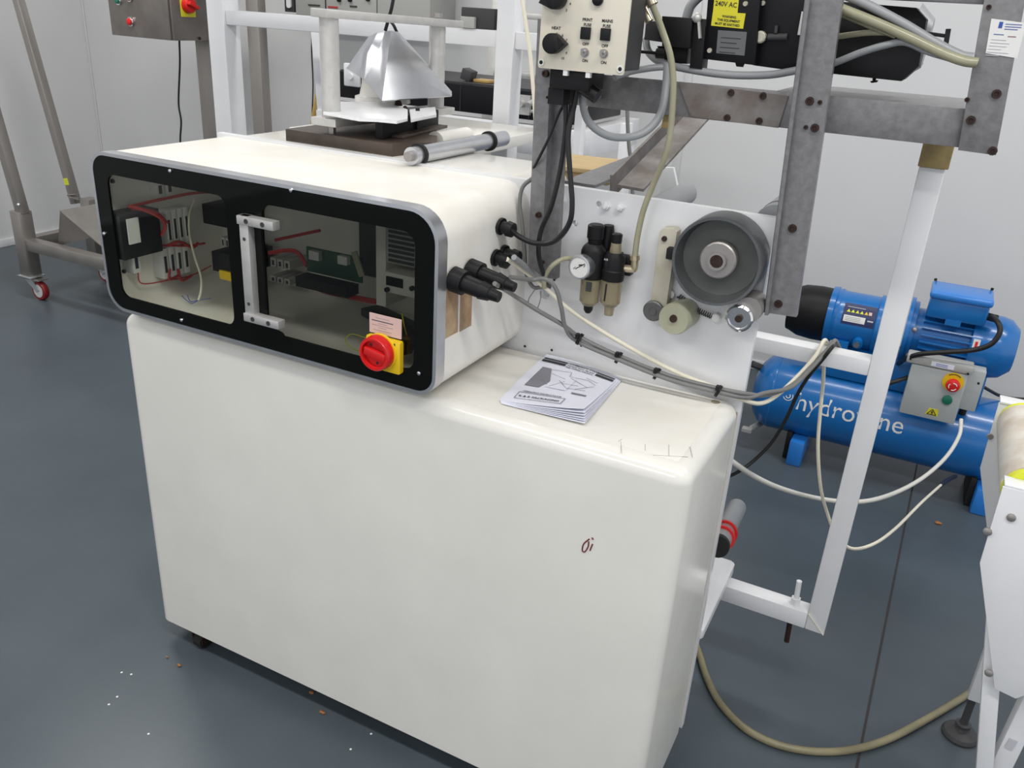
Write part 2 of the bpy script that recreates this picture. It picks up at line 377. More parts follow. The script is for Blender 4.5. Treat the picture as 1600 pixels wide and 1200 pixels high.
# latch bar between the windows
lt = emit('latch_bar', G().box(-1.170, -1.148, 1.190, 1.207, 1.010, 1.215, .001), 'alumdull', enc)
lt2 = emit('latch_arm', G().box(-1.172, -1.083, 1.186, 1.206, 1.198, 1.215, .0015), 'alumdull', enc)
lt3 = emit('latch_arm', G().box(-1.172, -1.083, 1.186, 1.206, 1.003, 1.020, .0015), 'alumdull', enc)
for o, z in ((lt2, 1.2065), (lt3, 1.0115)):
    for x in (-1.148, -1.108): emit('socket_screw', G().lathe((x, 1.186, z), (0, -1, 0), [(0, .0048), (.0012, .0048), (.0012, .0022), (.0004, .0022)], 12), 'case', o)
for z in (1.17, 1.04): emit('socket_screw', G().lathe((-1.159, 1.19, z), (0, -1, 0), [(0, .0035), (.001, .0035)], 10), 'case', lt)
emit('torn_corner', G().prism([(-1.135, .972), (-1.075, .972), (-1.09, .99), (-1.13, 1.0)], 'Y', 1.2062, 1.2068), 'gloss', enc)
# isolator switch and paper label on the right-hand door
ip = emit('isolator_plate', G().prism(rr((-0.8817,1.2000,1.0382)[0], (-0.8066,1.2000,1.0425)[0], (-0.8447,1.2000,0.9739)[2]-.001, (-0.8817,1.2000,1.0382)[2]-.002, .003), 'Y', 1.196, 1.207, .001), 'yellow', enc)
ic = Vector((-0.8461,1.1900,1.0103))
emit('dial_ring', G().lathe((ic.x-.002, 1.196, ic.z), (0, -1, 0), [(0, .0355), (.004, .035)], 32), 'yellow', ip)
di = emit('red_dial', G().lathe((ic.x-.004, 1.192, ic.z), (0, -1, 0), [(0, .0335), (.016, .0325), (.018, .031), (.018, .0265), (.008, .0255), (.008, .001)], 36), 'red', enc, angle=40)
emit('dial_grip', G().bar((ic.x-.026, 1.181, ic.z+.004), (ic.x+.021, 1.181, ic.z-.004), .014, .016, .002), 'red', di)
emit('padlock_hole', G().box(ic.x+.026, ic.x+.029, 1.195, 1.1958, ic.z+.013, ic.z+.022), 'ink', ip)
for dx, dz in ((-.012, .014), (.002, -.019)): emit('dial_slot', G().cyl((ic.x-.004+dx, 1.1846, ic.z+dz), (ic.x-.004+dx, 1.1838, ic.z+dz), .003, n=8), 'ink', di)
pl = emit('paper_label', G().prism(rr((-0.8807,1.2050,1.0620)[0], (-0.8101,1.2050,1.0588)[0], (-0.8809,1.2050,1.0432)[2]-.004, (-0.8805,1.2050,1.0783)[2]-.001, .001), 'Y', 1.2055, 1.2065), 'pink', enc)
lx, lz = (-0.8807,1.2050,1.0620)[0], (-0.8805,1.2050,1.0783)[2]
for k, (dz, wd) in enumerate(((.008, .03), (.013, .047), (.0135, .047), (.0185, .02), (.0225, .046), (.0265, .018), (.0315, .04))):
    emit('print_line', G().box(lx+.029-wd/2, lx+.029+wd/2, 1.2052, 1.2056, lz-dz-.0006-(.0008 if k in (1, 2) else 0), lz-dz), 'inkgrey', pl)
# things inside, seen through the panes
def iblock(name, x0, y0, x1, y1, m, yy=1.49, d=.06, sub=None, lab=None):
    return emit(name, G().box(min(x0, x1), max(x0, x1), yy, yy+d, min(y0, y1), max(y0, y1), .001), m, enc, lab)
def ib(name, a, b, m, yy, d=.05, lab=None): return iblock(name, a[0], a[2], b[0], b[2], m, yy, d, lab=lab)
def ibx(name, a, b, m, x1, lab=None):
    return emit(name, G().box(-1.583, x1, min(a[1], b[1]), max(a[1], b[1]), min(a[2], b[2]), max(a[2], b[2]), .001), m, enc, lab)
tr = ibx('transformer', (-1.5300,1.2136,1.1521), (-1.5300,1.3177,1.0554), 'black', -1.53)
a, b = (-1.5290,1.2292,1.1427), (-1.5290,1.2580,1.0882)
emit('terminal_face', G().box(-1.53, -1.526, a[1], b[1], b[2], a[2]), 'label', tr)
for (a, b, k) in (((-1.5500,1.3524,1.1366), (-1.5500,1.4212,1.0519), 4), ((-1.5500,1.3300,1.0523), (-1.5500,1.4126,0.9817), 4), ((-1.5500,1.2487,1.0636), (-1.5500,1.2743,1.0140), 1), ((-1.5600,1.3432,1.2012), (-1.5600,1.3971,1.1675), 2)):
    y0, y1 = min(a[1], b[1]), max(a[1], b[1]); z0, z1 = min(a[2], b[2]), max(a[2], b[2])
    for i in range(k):
        ya = y0+(y1-y0)*i/k; yb = y0+(y1-y0)*(i+.82)/k
        rl = emit('relay', G().box(-1.583, a[0], ya, yb, z0, z1, .001), 'label', enc)
        emit('relay_mark', G().box(a[0], a[0]+.0006, ya+(yb-ya)*.3, ya+(yb-ya)*.7, z0+(z1-z0)*.2, z0+(z1-z0)*.75), 'ink', rl)
for (a, b, k) in (((-1.3646,1.4800,1.0347), (-1.3026,1.4800,1.0135), 3), ((-1.3679,1.4800,0.9904), (-1.3048,1.4800,0.9758), 3), ((-1.5163,1.4800,1.0584), (-1.4759,1.4800,1.0338), 3)):
    x0, x1 = a[0], b[0]; z1, z0 = a[2], b[2]
    for i in range(k):
        xa = x0+(x1-x0)*i/k; xb = x0+(x1-x0)*(i+.82)/k
        rl = emit('relay', G().box(xa, xb, a[1], 1.55, z0, z1, .001), 'greypanel', enc)
        emit('relay_mark', G().box(xa+(xb-xa)*.3, xa+(xb-xa)*.7, a[1]-.0006, a[1], z0+(z1-z0)*.2, z0+(z1-z0)*.75), 'ink', rl)
ib('contactor', (-1.5487,1.4600,1.1370), (-1.4393,1.4600,1.0903), 'black', 1.46, .09)
ct = ib('contactor', (-1.4680,1.4000,1.0489), (-1.3905,1.4000,1.0021), 'black', 1.40, .12)
emit('yellow_tag', G().box((-1.4422,1.3980,0.9959)[0], (-1.4001,1.3980,1.0038)[0], 1.394, 1.40, (-1.4232,1.3980,0.9887)[2], (-1.4211,1.3980,1.0091)[2]), 'yellow', ct)
emit('dark_floor_strip', G().box(-1.10, -.80, 1.42, 1.47, .948, .966, .001, rot=Matrix.Rotation(-.35, 3, 'Z')), 'case', enc)  # dark strip set slantwise across the box floor
pcb = ib('circuit_board', (-1.2050,1.4200,1.1006), (-1.0570,1.4200,1.0448), 'darkgreen', 1.42, .006)
for a, b in (((-1.1881,1.4100,1.0971), (-1.1610,1.4100,1.0776)), ((-1.1105,1.4100,1.0994), (-1.0857,1.4100,1.0814))):
    emit('chip_label', G().box(a[0], b[0], 1.408, 1.42, b[2], a[2]), 'label', pcb)
emit('black_module', G().box((-1.2039,1.4200,1.0502)[0], (-1.0648,1.4200,1.0759)[0], 1.38, 1.42, (-1.2054,1.4200,1.0205)[2], (-1.2043,1.4200,1.0428)[2]), 'black', pcb)
emit('olive_strap', G().bar((-1.0607,1.4000,1.1186), (-1.0402,1.4000,1.0684), .004, .014), 'nylonroll', pcb)
ib('divider', (-0.9762,1.3600,1.2038), (-0.9522,1.3600,1.0295), 'creamtop', 1.36, .18)
tb = ib('control_card', (-0.9378,1.3400,1.2047), (-0.8648,1.3400,1.1313), 'greypanel', 1.34, .01)
for i in range(7):
    zt = (-0.9349,1.3400,1.1977)[2]-i*.0095
    emit('card_row', G().box((-0.9304,1.3400,1.1959)[0], (-0.8718,1.3400,1.2054)[0], 1.337, 1.34, zt-.005, zt), 'case', tb)
ti = ib('timer_unit', (-0.9356,1.3300,1.1153), (-0.8530,1.3300,1.0741), 'creamtop', 1.33, .08)
emit('display', G().box((-0.9295,1.3300,1.1061)[0], (-0.8905,1.3300,1.1134)[0], 1.328, 1.33, (-0.9204,1.3300,1.0895)[2], (-0.9204,1.3300,1.1078)[2]), 'gloss', ti)
for p in ((-0.8680,1.3300,1.0945), (-0.9265,1.3300,1.0804)): emit('knob', G().cyl(p, (p[0], p[1]-.006, p[2]), .005), 'black', ti)
emit('toroid_coil', G().lathe((-0.8676,1.3200,0.9912), (-.6, -.8, .1), [(0, .012), (0, .03), (.02, .032), (.02, .012)], 20), 'bolt', enc)
emit('wire_bundle', G().tube([(-1.5400,1.2472,1.1669), (-1.5200,1.2704,1.1578), (-1.5100,1.3018,1.1371), (-1.5200,1.3215,1.1105), (-1.5350,1.3175,1.0870)], .004, 6).tube([(-1.5400,1.2553,1.1655), (-1.5400,1.3330,1.1672), (-1.5400,1.4258,1.1675), (-1.5500,1.4941,1.1590)], .0035, 6)
     .tube([(-1.5400,1.2545,1.1601), (-1.5300,1.3037,1.1479), (-1.5400,1.3473,1.1128)], .003, 6), 'redwire', enc, 'red wires over the transformer')
emit('wire_bundle', G().tube([(-1.5550,1.2631,1.0156), (-1.5550,1.2710,0.9854), (-1.5550,1.3428,0.9754), (-1.5550,1.4161,0.9704), (-1.5600,1.4836,0.9780)], .0016, 6)
     .tube([(-1.5500,1.3475,1.0030), (-1.5500,1.3443,0.9791), (-1.5500,1.3733,0.9815)], .0035, 6).tube([(-1.5500,1.2649,1.0573), (-1.5500,1.2962,1.0682), (-1.5500,1.4010,1.0467), (-1.5600,1.4695,1.0373)], .0028, 6)
     .tube([(-1.5500,1.3715,0.9975), (-1.5500,1.3793,0.9675), (-1.5500,1.4115,0.9724)], .0035, 6).tube([(-1.5500,1.3491,1.0574), (-1.5400,1.3744,1.0630), (-1.5500,1.4197,1.0398), (-1.5500,1.4403,1.0449)], .004, 6), 'redwire', enc)
emit('wire_bundle', G().tube([(-1.2318,1.4300,1.0205), (-1.1702,1.4200,1.0096), (-1.0925,1.4100,1.0130), (-1.0013,1.4000,1.0197)], .006, 6).tube([(-1.3585,1.4700,1.0487), (-1.2902,1.4800,1.0631), (-1.2460,1.4700,1.0385)], .005, 6)
     .tube([(-1.3460,1.4800,1.0792), (-1.2303,1.5000,1.1169)], .004, 6), 'redwire', enc)
emit('white_lead', G().tube([(-1.5598,1.4500,1.1461), (-1.5484,1.4200,1.1180), (-1.5325,1.4000,1.0789), (-1.4903,1.3700,1.0393), (-1.4437,1.3400,1.0064), (-1.4264,1.3200,0.9801), (-1.4261,1.3100,0.9617)], .0028, 8), 'creamcable', enc)
emit('loose_wire_ends', G().tube([(-1.4261,1.3100,0.9617), (-1.4361,1.3000,0.9548), (-1.4662,1.3100,0.9551), (-1.4772,1.3100,0.9620)], .001, 5).tube([(-1.4261,1.3100,0.9617), (-1.4506,1.3100,0.9537), (-1.4605,1.3100,0.9684)], .001, 5)
     .tube([(-1.4261,1.3100,0.9617), (-1.4073,1.3300,0.9647)], .0008, 5, 1), 'inkblue', enc)
emit('earth_wire', G().tube([(-0.9213,1.2600,0.9978), (-0.9933,1.3000,0.9801), (-0.9942,1.2800,0.9723), (-0.9526,1.2500,0.9737), (-0.9101,1.2400,0.9775)], .0013, 6).tube([(-0.8727,1.3000,1.0494), (-0.8533,1.2800,1.0332), (-0.8589,1.3000,0.9995)], .0013, 6), 'lime', enc)
for p in ((-1.5800,1.2488,1.2141), (-1.5800,1.2481,1.0145), (-1.5800,1.3597,1.1904), (-1.5800,1.3486,1.2005)):
    emit('mounting_bolt', G().sphere(p, .005, 8), 'dark', enc)
# right side: stained labels, glands, plugs
SX = EX1-.001
for a, b, c, d in (((-0.7350,1.2391,1.1458), (-0.7350,1.2378,1.0470), (-0.7350,1.2834,1.0467), (-0.7350,1.2796,1.1405)), ((-0.7350,1.2888,1.1394), (-0.7350,1.2906,1.0445), (-0.7350,1.3340,1.0444), (-0.7350,1.3318,1.1325))):
    g = G(); pts = [(q[1], q[2]) for q in (a, b, c, d)]
    g.prism(pts, 'X', SX, SX+.0008); emit('stained_label', g, 'tan', enc)
def gland(p, name='cable_gland', r=.0135, L=.03, k=1.0):
    return emit(name, G().lathe(p, (1, -.05, -.12), [(0, r*1.25), (.006, r*1.25), (.006, r*.9), (L*.6, r*.9), (L*.6, r*1.12), (L, r*1.05), (L+.004, r*.6)], 14), 'black', enc)
gland((-0.7370,1.4301,1.2191)); gland((-0.7370,1.4156,1.1605)); gland((-0.7370,1.4500,1.1620), L=.036)
def plug(p, r, L):
    e = emit('mains_plug', G().lathe(p, (1, -.02, -.16), [(0, r), (.026, r*.98), (.026, r*.72), (L*.62, r*.66), (L*.62, r*.74), (L*.8, r*.6), (L*.82, r*.5), (L, r*.42)], 20), 'black', enc)
    return e
plug((-0.7370,1.2572,1.1563), .023, .098); plug((-0.7370,1.3165,1.1591), .0215, .098)
emit('stub_bolt', G().cyl((-0.7370,1.3491,1.1128), (SX+.012, (-0.7370,1.3491,1.1128)[1], (-0.7370,1.3491,1.1128)[2]), .004), 'dark', enc)

# ------------------------------------------------------------------ grey overhead steel frame
sf = thing('steel_frame', 'grey painted steel overhead frame of posts and rails bolted above the white side panel', 'frame', (-.3, 1.55, 1.1))
pp = emit('left_post', G().bar((-0.6830,1.5000,1.1120), (-0.6973,1.5000,1.5876), .027, .03).bar((-0.6708,1.5200,1.1095), (-0.6863,1.5200,1.5886), .018, .05), 'steelgrey', sf)
p2 = emit('right_post', G().bar((-0.2091,1.5450,1.1204), (-0.2369,1.5450,1.6427), .058, .016, up=(0, 1, 0)).bar((-0.2311,1.5350,1.1186), (-0.2589,1.5350,1.6413), .006, .024, up=(0, 1, 0)), 'steelgrey', sf)
ra = emit('cross_rail', G().box(-.70, .03, 1.60, 1.606, 1.437, 1.497, .001).box(-.30, .03, 1.606, 1.90, 1.488, 1.496).box(-.70, -.30, 1.606, 1.64, 1.437, 1.443), 'steelgrey', sf)
emit('top_rail', G().box(-.20, .05, 1.60, 1.64, 1.650, 1.70, .001), 'steelgrey', sf)
emit('dirty_mounting_plate', G().prism([(q[0], q[2]) for q in ((-0.4728,1.5970,1.4968), (-0.2742,1.5970,1.4908), (-0.2818,1.5970,1.4364), (-0.4403,1.5970,1.4395))], 'Y', 1.596, 1.6), 'steelrust', sf)
epl = emit('end_plate', G().prism([(q[0], q[2]) for q in ((0.0081,1.5950,1.4339), (0.0636,1.5950,1.4325), (0.0435,1.5950,1.6754), (-0.0120,1.5950,1.6731))], 'Y', 1.588, 1.596, .001), 'steelgrey', sf)
emit('diagonal_strut', G().bar((-0.5488,1.6200,1.2902), (-0.5370,2.0500,1.4113), .055, .006, up=(0, -.7, .7)).bar((-0.5892,1.6200,1.2871), (-0.5844,2.0500,1.3979), .006, .05, up=(0, -.7, .7)), 'steelrust', sf)
emit('lower_strut', G().bar((-0.6625,1.6300,1.2807), (-0.6787,2.1000,1.2797), .07, .006), 'steelgrey', sf)
for p, par, r in (((-0.2285,1.5360,1.4902), p2, .0075), ((-0.2122,1.5360,1.4490), p2, .0075), ((-0.2167,1.5360,1.2787), p2, .008), ((-0.2156,1.5360,1.1400), p2, .008), ((-0.2120,1.5360,1.4898), p2, .004), ((-0.2266,1.5360,1.4485), p2, .004),
                  ((-0.6868,1.4800,1.4972), pp, .0068), ((-0.6807,1.4800,1.2403), pp, .006), ((-0.6783,1.4800,1.4571), pp, .003), ((-0.6637,1.4800,1.1492), pp, .004),
                  ((-0.6351,1.5990,1.4874), ra, .006), ((-0.6335,1.5990,1.4596), ra, .006), ((-0.3740,1.5950,1.4871), ra, .0065), ((-0.3173,1.5950,1.4869), ra, .0065), ((-0.3740,1.5950,1.4443), ra, .0065), ((-0.3166,1.5950,1.4448), ra, .0065),
                  ((0.0408,1.5870,1.5235), epl, .0075), ((0.0151,1.5870,1.4813), epl, .0075), ((0.0573,1.5870,1.4386), epl, .0075), ((0.0021,1.5870,1.5112), epl, .004), ((-0.0015,1.5870,1.6457), epl, .004)):
    emit('bolt', G().lathe(p, (0, -1, 0), [(-.003, r), (.003, r*.9), (.003, r*.5), (.001, r*.45)], 10), 'bolt', par)
emit('slotted_lug', G().prism(rr((-0.6426,1.5980,1.4740)[0], (-0.6191,1.5980,1.4761)[0], (-0.6323,1.5980,1.4516)[2], (-0.6375,1.5980,1.5010)[2], .004), 'Y', 1.593, 1.6, .001), 'steelrust', ra)
emit('spacer_block', G().box(-.052, .002, 1.822, 1.88, 1.372, 1.47, .002), 'cork', sf, 'tan block on top of the white upright')
emit('spacer_block', G().bar((-0.4891,1.6200,1.4119), (-0.4876,1.6200,1.4376), .018, .02, .001), 'cork', sf)
dl = emit('data_label', G().prism([(q[0], q[2]) for q in ((0.0107,1.5880,1.5810), (0.0550,1.5880,1.5769), (0.0546,1.5880,1.6265), (0.0061,1.5880,1.6300))], 'Y', 1.5868, 1.588), 'label', sf)
emit('label_emblem', G().box((0.0184,1.5860,1.6262)[0], (0.0236,1.5860,1.6265)[0], 1.5862, 1.5868, (0.0233,1.5860,1.6175)[2], (0.0210,1.5860,1.6263)[2]), 'inkblue', dl)
a0 = Vector((0.0268,1.5860,1.6240))
for k, (x, y, l, mm) in enumerate(((.0005, .000, .022, 'inkblue'), (.0005, -.0035, .022, 'inkblue'), (.0005, -.007, .018, 'inkblue'), (-.012, -.015, .014, 'inkblue'), (.008, -.017, .011, 'inkred'),
        (-.013, -.0225, .02, 'inkblue'), (-.0135, -.027, .026, 'inkblue'), (-.014, -.0315, .024, 'inkblue'), (-.0145, -.036, .018, 'inkblue'), (-.015, -.0405, .03, 'inkblue'), (-.0155, -.045, .018, 'inkblue'))):
    emit('print_line', G().box(a0.x+x, a0.x+x+l, 1.5862, 1.5868, a0.z+y-.0009, a0.z+y), 'inkpale' if k > 4 else mm, dl)

# ------------------------------------------------------------------ control box on the frame
cb = thing('control_box', 'small control box with beige panel, black knobs and toggle switches on the grey frame', 'control box', (-.6, 1.45, 1.51))
CY = 1.42
emit('case', G().box(-.668, -.518, 1.424, 1.505, 1.516, 1.80, .002), 'case', cb)
fp2 = emit('front_panel', G().prism(rr(-.674, -.516, 1.510, 1.80, .003), 'Y', CY, 1.424, .0008), 'panel', cb)
for p in ((-0.6727,1.4200,1.5181), (-0.5223,1.4200,1.5186)):
    s = emit('corner_boss', G().lathe((min(max(p[0], -.668), -.522), CY, p[2]+.001), (0, -1, 0), [(0, .0058), (.0015, .0058), (.0015, .0035), (.0003, .0035)], 14), 'label', cb)
    emit('screw_head', G().cyl((min(max(p[0], -.668), -.522), CY-.0012, p[2]+.001), (min(max(p[0], -.668), -.522), CY-.0018, p[2]+.001), .0032, n=10), 'dark', s)
def knob(p, r, ang):
    a = math.radians(ang); cx, cz = p[0], p[2]; pts = []
    for i in range(25):
        t = a+math.radians(38)+(2*math.pi-math.radians(76))*i/24; pts.append((cx+r*math.cos(t), cz+r*math.sin(t)))
    pts.append((cx+r*1.55*math.cos(a), cz+r*1.55*math.sin(a)))
    return emit('rotary_knob', G().prism(pts, 'Y', CY-.020, CY, .002), 'black', cb)
knob((-0.6439,1.4100,1.5510), .0165, 2); knob((-0.6454,1.4100,1.6223), .0185, 200)
emit('push_button', G().lathe((-0.5725,1.4200,1.6222), (0, -1, 0), [(0, .009), (.006, .009), (.008, .006)], 16), 'black', cb)
for p in ((-0.5889,1.4200,1.5707), (-0.5533,1.4200,1.5710)):
    emit('fuse_holder', G().box(p[0]-.0085, p[0]+.0085, CY-.006, CY, p[2]-.0095, p[2]+.0095, .001), 'black', cb)
for p in ((-0.5882,1.4200,1.5407), (-0.5535,1.4200,1.5413)):
    t = emit('toggle_switch', G().lathe(p, (0, -1, 0), [(0, .0075), (.002, .0075), (.002, .0055), (.005, .0055), (.005, .003)], 12), 'hub', cb)
    emit('toggle_lever', G().cyl((p[0], CY-.004, p[2]), (p[0]+.001, CY-.016, p[2]+.004), .0018, .003, 8), 'chrome', t)
for s, p, sz in (('HEAT', (-0.6445,1.4200,1.5732), .0068), ('PRINT', (-0.5885,1.4200,1.5894), .0066), ('FUSE', (-0.5877,1.4200,1.5816), .0066), ('MAINS', (-0.5531,1.4200,1.5895), .0066), ('FUSE', (-0.5534,1.4200,1.5817), .0066),
                 ('OFF', (-0.5881,1.4200,1.5518), .0066), ('OFF', (-0.5534,1.4200,1.5512), .0066), ('ON', (-0.5866,1.4200,1.5257), .0066), ('ON', (-0.5528,1.4200,1.5253), .0066)):
    text('lettering', s, (p[0], CY-.0002, p[2]), XD, ZD, sz, 'ink', fp2, .0002, 'CENTER', 1, font_off=.0001)
for s, p in (('4', (-0.6532,1.4200,1.5626)), ('5', (-0.6425,1.4200,1.5643)), ('6', (-0.6316,1.4200,1.5629)), ('7', (-0.6238,1.4200,1.5554)), ('9', (-0.6219,1.4200,1.5353)), ('10', (-0.6283,1.4200,1.5266)), ('0', (-0.6610,1.4200,1.5549)), ('4', (-0.6220,1.4200,1.6121)), ('3', (-0.6281,1.4200,1.6019))):
    text('dial_figure', s, (p[0], CY-.0002, p[2]), XD, ZD, .006, 'ink', fp2, .0002, 'CENTER')
emit('under_bracket', G().box(-.655, -.58, 1.43, 1.50, 1.478, 1.514, .002).cyl((-.60, 1.45, 1.485), (-.57, 1.45, 1.47), .013).box(-.66, -.63, 1.44, 1.49, 1.45, 1.478), 'black', cb)
for x in (-.622, -.58): emit('white_clip', G().box(x-.004, x+.004, 1.421, 1.43, 1.501, 1.512), 'label', cb)

# ------------------------------------------------------------------ pneumatic filter and regulator
fr_ = thing('filter_regulator', 'black air filter regulator with round dial gauge and cloudy bowls on the white panel', 'air regulator', (-0.5686,1.5400,1.0732))
def lz(name, px0, segs, m, par, lab=None):
    """lathe along z: segs = list of (z, r) in world z around (x, y)"""
    x, y = px0; return emit(name, G().lathe((x, y, 0), (0, 0, 1), segs, 22), m, par, lab)
ra_ = ((-0.5753,1.5250,1.1680)[0]-.001, 1.525); lb_ = ((-0.5330,1.5250,1.1499)[0]+.001, 1.525)
z = lambda py: 0
Z = {k: v for k, v in ((352, (-0.5816,1.5250,1.2279)[2]), (372, (-0.5790,1.5250,1.2032)[2]), (380, (-0.5779,1.5250,1.1932)[2]), (386, (-0.5771,1.5250,1.1857)[2]), (392, (-0.5764,1.5250,1.1781)[2]), (428, (-0.5755,1.5250,1.1316)[2]), (434, (-0.5747,1.5250,1.1239)[2]),
     (470, (-0.5739,1.5250,1.0761)[2]), (477, (-0.5729,1.5250,1.0669)[2]), (489, (-0.5740,1.5250,1.0504)[2]))}
lz('adjusting_knob', ra_, [(Z[380], .013), (Z[372], .0145), (Z[372]+.001, .0165), (Z[352], .0165), (Z[352]+.003, .013)], 'black', fr_)
lz('regulator_body', ra_, [(Z[434], .022), (Z[428], .0245), (Z[392], .025), (Z[386], .022), (Z[380], .015)], 'black', fr_)
bw = lz('bowl', ra_, [(Z[477], .012), (Z[470], .0195), (Z[434], .0205)], 'bowl', fr_)
emit('sight_glass', G().box(ra_[0]-.001, ra_[0]+.010, 1.5025, 1.506, Z[434]-.022, Z[434]-.004), 'case', bw)
lz('drain', ra_, [(Z[489], .005), (Z[489]+.006, .009), (Z[477], .010)], 'black', fr_)
Z2 = ((-0.5342,1.5250,1.2181)[2], (-0.5337,1.5250,1.2020)[2], (-0.5328,1.5250,1.1832)[2], (-0.5305,1.5250,1.1284)[2], (-0.5298,1.5250,1.0745)[2], (-0.5304,1.5250,1.0556)[2])
lz('lubricator_knob', lb_, [(Z2[1], .010), (Z2[0], .0105), (Z2[0]+.002, .008)], 'black', fr_)
lz('sight_dome', lb_, [(Z2[2], .012), (Z2[1], .010)], 'bowl', fr_)
lz('lubricator_body', lb_, [(Z2[3], .022), (Z2[3]+.02, .023), (Z2[3]+.022, .0215), (Z2[2]-.01, .0215), (Z2[2], .016)], 'black', fr_)
b2 = lz('bowl', lb_, [(Z2[4], .014), (Z2[4]+.008, .020), (Z2[3], .020)], 'bowl', fr_)
lz('bowl_drain', lb_, [(Z2[5], .009), (Z2[4], .0105)], 'bowl', fr_)
emit('siphon_tube', G().cyl((lb_[0]-.004, 1.506, Z2[3]-.005), (lb_[0]-.005, 1.506, Z2[4]+.014), .002, n=6), 'dark', b2)
kx = (-0.5591,1.5450,1.2178)[0]
emit('lock_knob', G().lathe((kx, 1.548, 0), (0, 0, 1), [((-0.5537,1.5450,1.1701)[2], .012), ((-0.5588,1.5450,1.2153)[2], .012), ((-0.5602,1.5450,1.2277)[2], .010)], 14), 'black', fr_)
emit('mounting_bracket', G().box(ra_[0]-.018, lb_[0]+.03, 1.54, 1.562, Z[434]+.012, Z[392]-.004, .003), 'black', fr_)
gc = Vector((-0.5852,1.4850,1.1508))
ga = emit('pressure_gauge', G().lathe(gc+Vector((0, .022, 0)), (-.12, -1, .05), [(0, .017), (0, .0235), (.02, .0240), (.023, .0235), (.0235, .0205), (.021, .020)], 30), 'alum', fr_)
gd = Vector((-.12, -1, .05)).normalized()
emit('dial_face', G().lathe(gc+Vector((0, .022, 0))+gd*.0205, gd, [(0, .0204), (.0008, .0204)], 30), 'label', ga)
fc = gc+Vector((0, .022, 0))+gd*.0216
su = Vector((1, -.12, 0)).normalized()
emit('dial_marks', G().bar(fc-su*.009-Vector((0, 0, .005)), fc+su*.011+Vector((0, 0, .009)), .0016, .0006, up=gd).bar(fc-su*.013-Vector((0, 0, .006)), fc-su*.009-Vector((0, 0, .001)), .001, .0006, up=gd)
     .bar(fc+su*.009+Vector((0, 0, .002)), fc+su*.012+Vector((0, 0, .007)), .001, .0006, up=gd).bar(fc-su*.002+Vector((0, 0, .004)), fc+su*.006+Vector((0, 0, .006)), .0022, .0006, up=gd), 'ink', ga)
el = emit('brass_elbow', G().tube([(-0.5220,1.5300,1.1534), (-0.4997,1.5300,1.1549), (-0.4923,1.5300,1.1588), (-0.4938,1.5300,1.1814)], .0075, 10).cyl((-0.4929,1.5300,1.1740), (-0.4940,1.5300,1.1826), .010, n=10), 'brass', fr_)
emit('brass_fitting', G().cyl((-0.6236,1.5300,1.1492), (-0.6031,1.5200,1.1538), .006), 'brass', fr_)
rz = (Z2[2]+Z2[3])/2+.012
text('embossed_lettering', 'AIR', (lb_[0]-.014, 1.5028, rz+.002), XD, ZD, .006, 'inkpale', fr_, .0002)

# ------------------------------------------------------------------ big wheel and guide rollers on the panel
wc = (-0.3299,1.4900,1.2074)
wh = thing('feed_wheel', 'large grey cast metal feed wheel with dished face on the white panel', 'wheel', (wc[0], 1.56, wc[2]-.085))
R = .0815
emit('wheel_rim', G().lathe((wc[0], 1.556, wc[2]), (0, -1, 0), [(0, R*.96), (.0, R), (.062, R), (.066, R*.985), (.066, R*.925), (.062, R*.91), (.028, R*.86), (.026, R*.8), (.022, .03)], 56, cap=True), 'wheelrim', wh)
emit('wheel_disc', G().lathe((wc[0], 1.53, wc[2]), (0, -1, 0), [(0, R*.87), (.004, R*.86), (.002, R*.6), (.004, .034)], 48), 'wheel', wh)
hb = emit('hub', G().lathe((wc[0], 1.53, wc[2]), (0, -1, 0), [(0, .034), (.024, .0335), (.026, .031), (.026, .0175), (.034, .0165), (.034, .012), (.030, .0115)], 30), 'hub', wh)
emit('axle_nut', G().cyl((wc[0], 1.505, wc[2]), (wc[0], 1.497, wc[2]), .0115, n=12), 'bolt', hb)

nb = thing('belt_tensioner', 'upright aged nylon tensioner arm with a small grey roller left of the feed wheel', 'tensioner', (-0.4424,1.5400,1.0593))
emit('arm_bar', G().prism([(q[0], q[2]) for q in ((-0.4524,1.5300,1.0917), (-0.4190,1.5300,1.0934), (-0.4183,1.5300,1.2411), (-0.4263,1.5300,1.2459), (-0.4458,1.5300,1.2427), (-0.4523,1.5300,1.2356))], 'Y', 1.53, 1.556, .002), 'nylon', nb)
emit('pivot_bolt', G().lathe((-0.4404,1.5290,1.2243), (0, -1, 0), [(-.002, .0055), (.003, .005)], 10), 'bolt', nb)
emit('end_roller', G().lathe((-0.4424,1.5350,1.0819), (0, -1, 0), [(-.02, .019), (0, .0205), (.010, .0205), (.012, .018), (.012, .008), (.014, .007)], 24), 'wheel', nb)
emit('clamp', G().box((-0.4297,1.5300,1.1989)[0], (-0.4151,1.5300,1.2015)[0], 1.515, 1.55, (-0.4235,1.5300,1.1902)[2], (-0.4265,1.5300,1.2118)[2], .002), 'dark', nb)
nr = thing('nylon_roller', 'yellowed nylon cam roller below the left edge of the feed wheel', 'roller', (-0.3932,1.5400,1.0434))
emit('roller_body', G().lathe((-0.3872,1.5620,1.0807), tuple(Vector((-0.3940,1.5000,1.0826))-Vector((-0.3872,1.5620,1.0807))), [(0, .029), (.058, .031), (.063, .029)], 26), 'nylonroll', nr)
emit('roller_bolt', G().lathe((-0.3934,1.4970,1.0848), (0, -1, 0), [(-.004, .0075), (.003, .007)], 10), 'bolt', nr)
cr = thing('chrome_roller', 'chromed knurled pinch roller under the right side of the feed wheel', 'roller', (-0.2701,1.5400,1.0709))
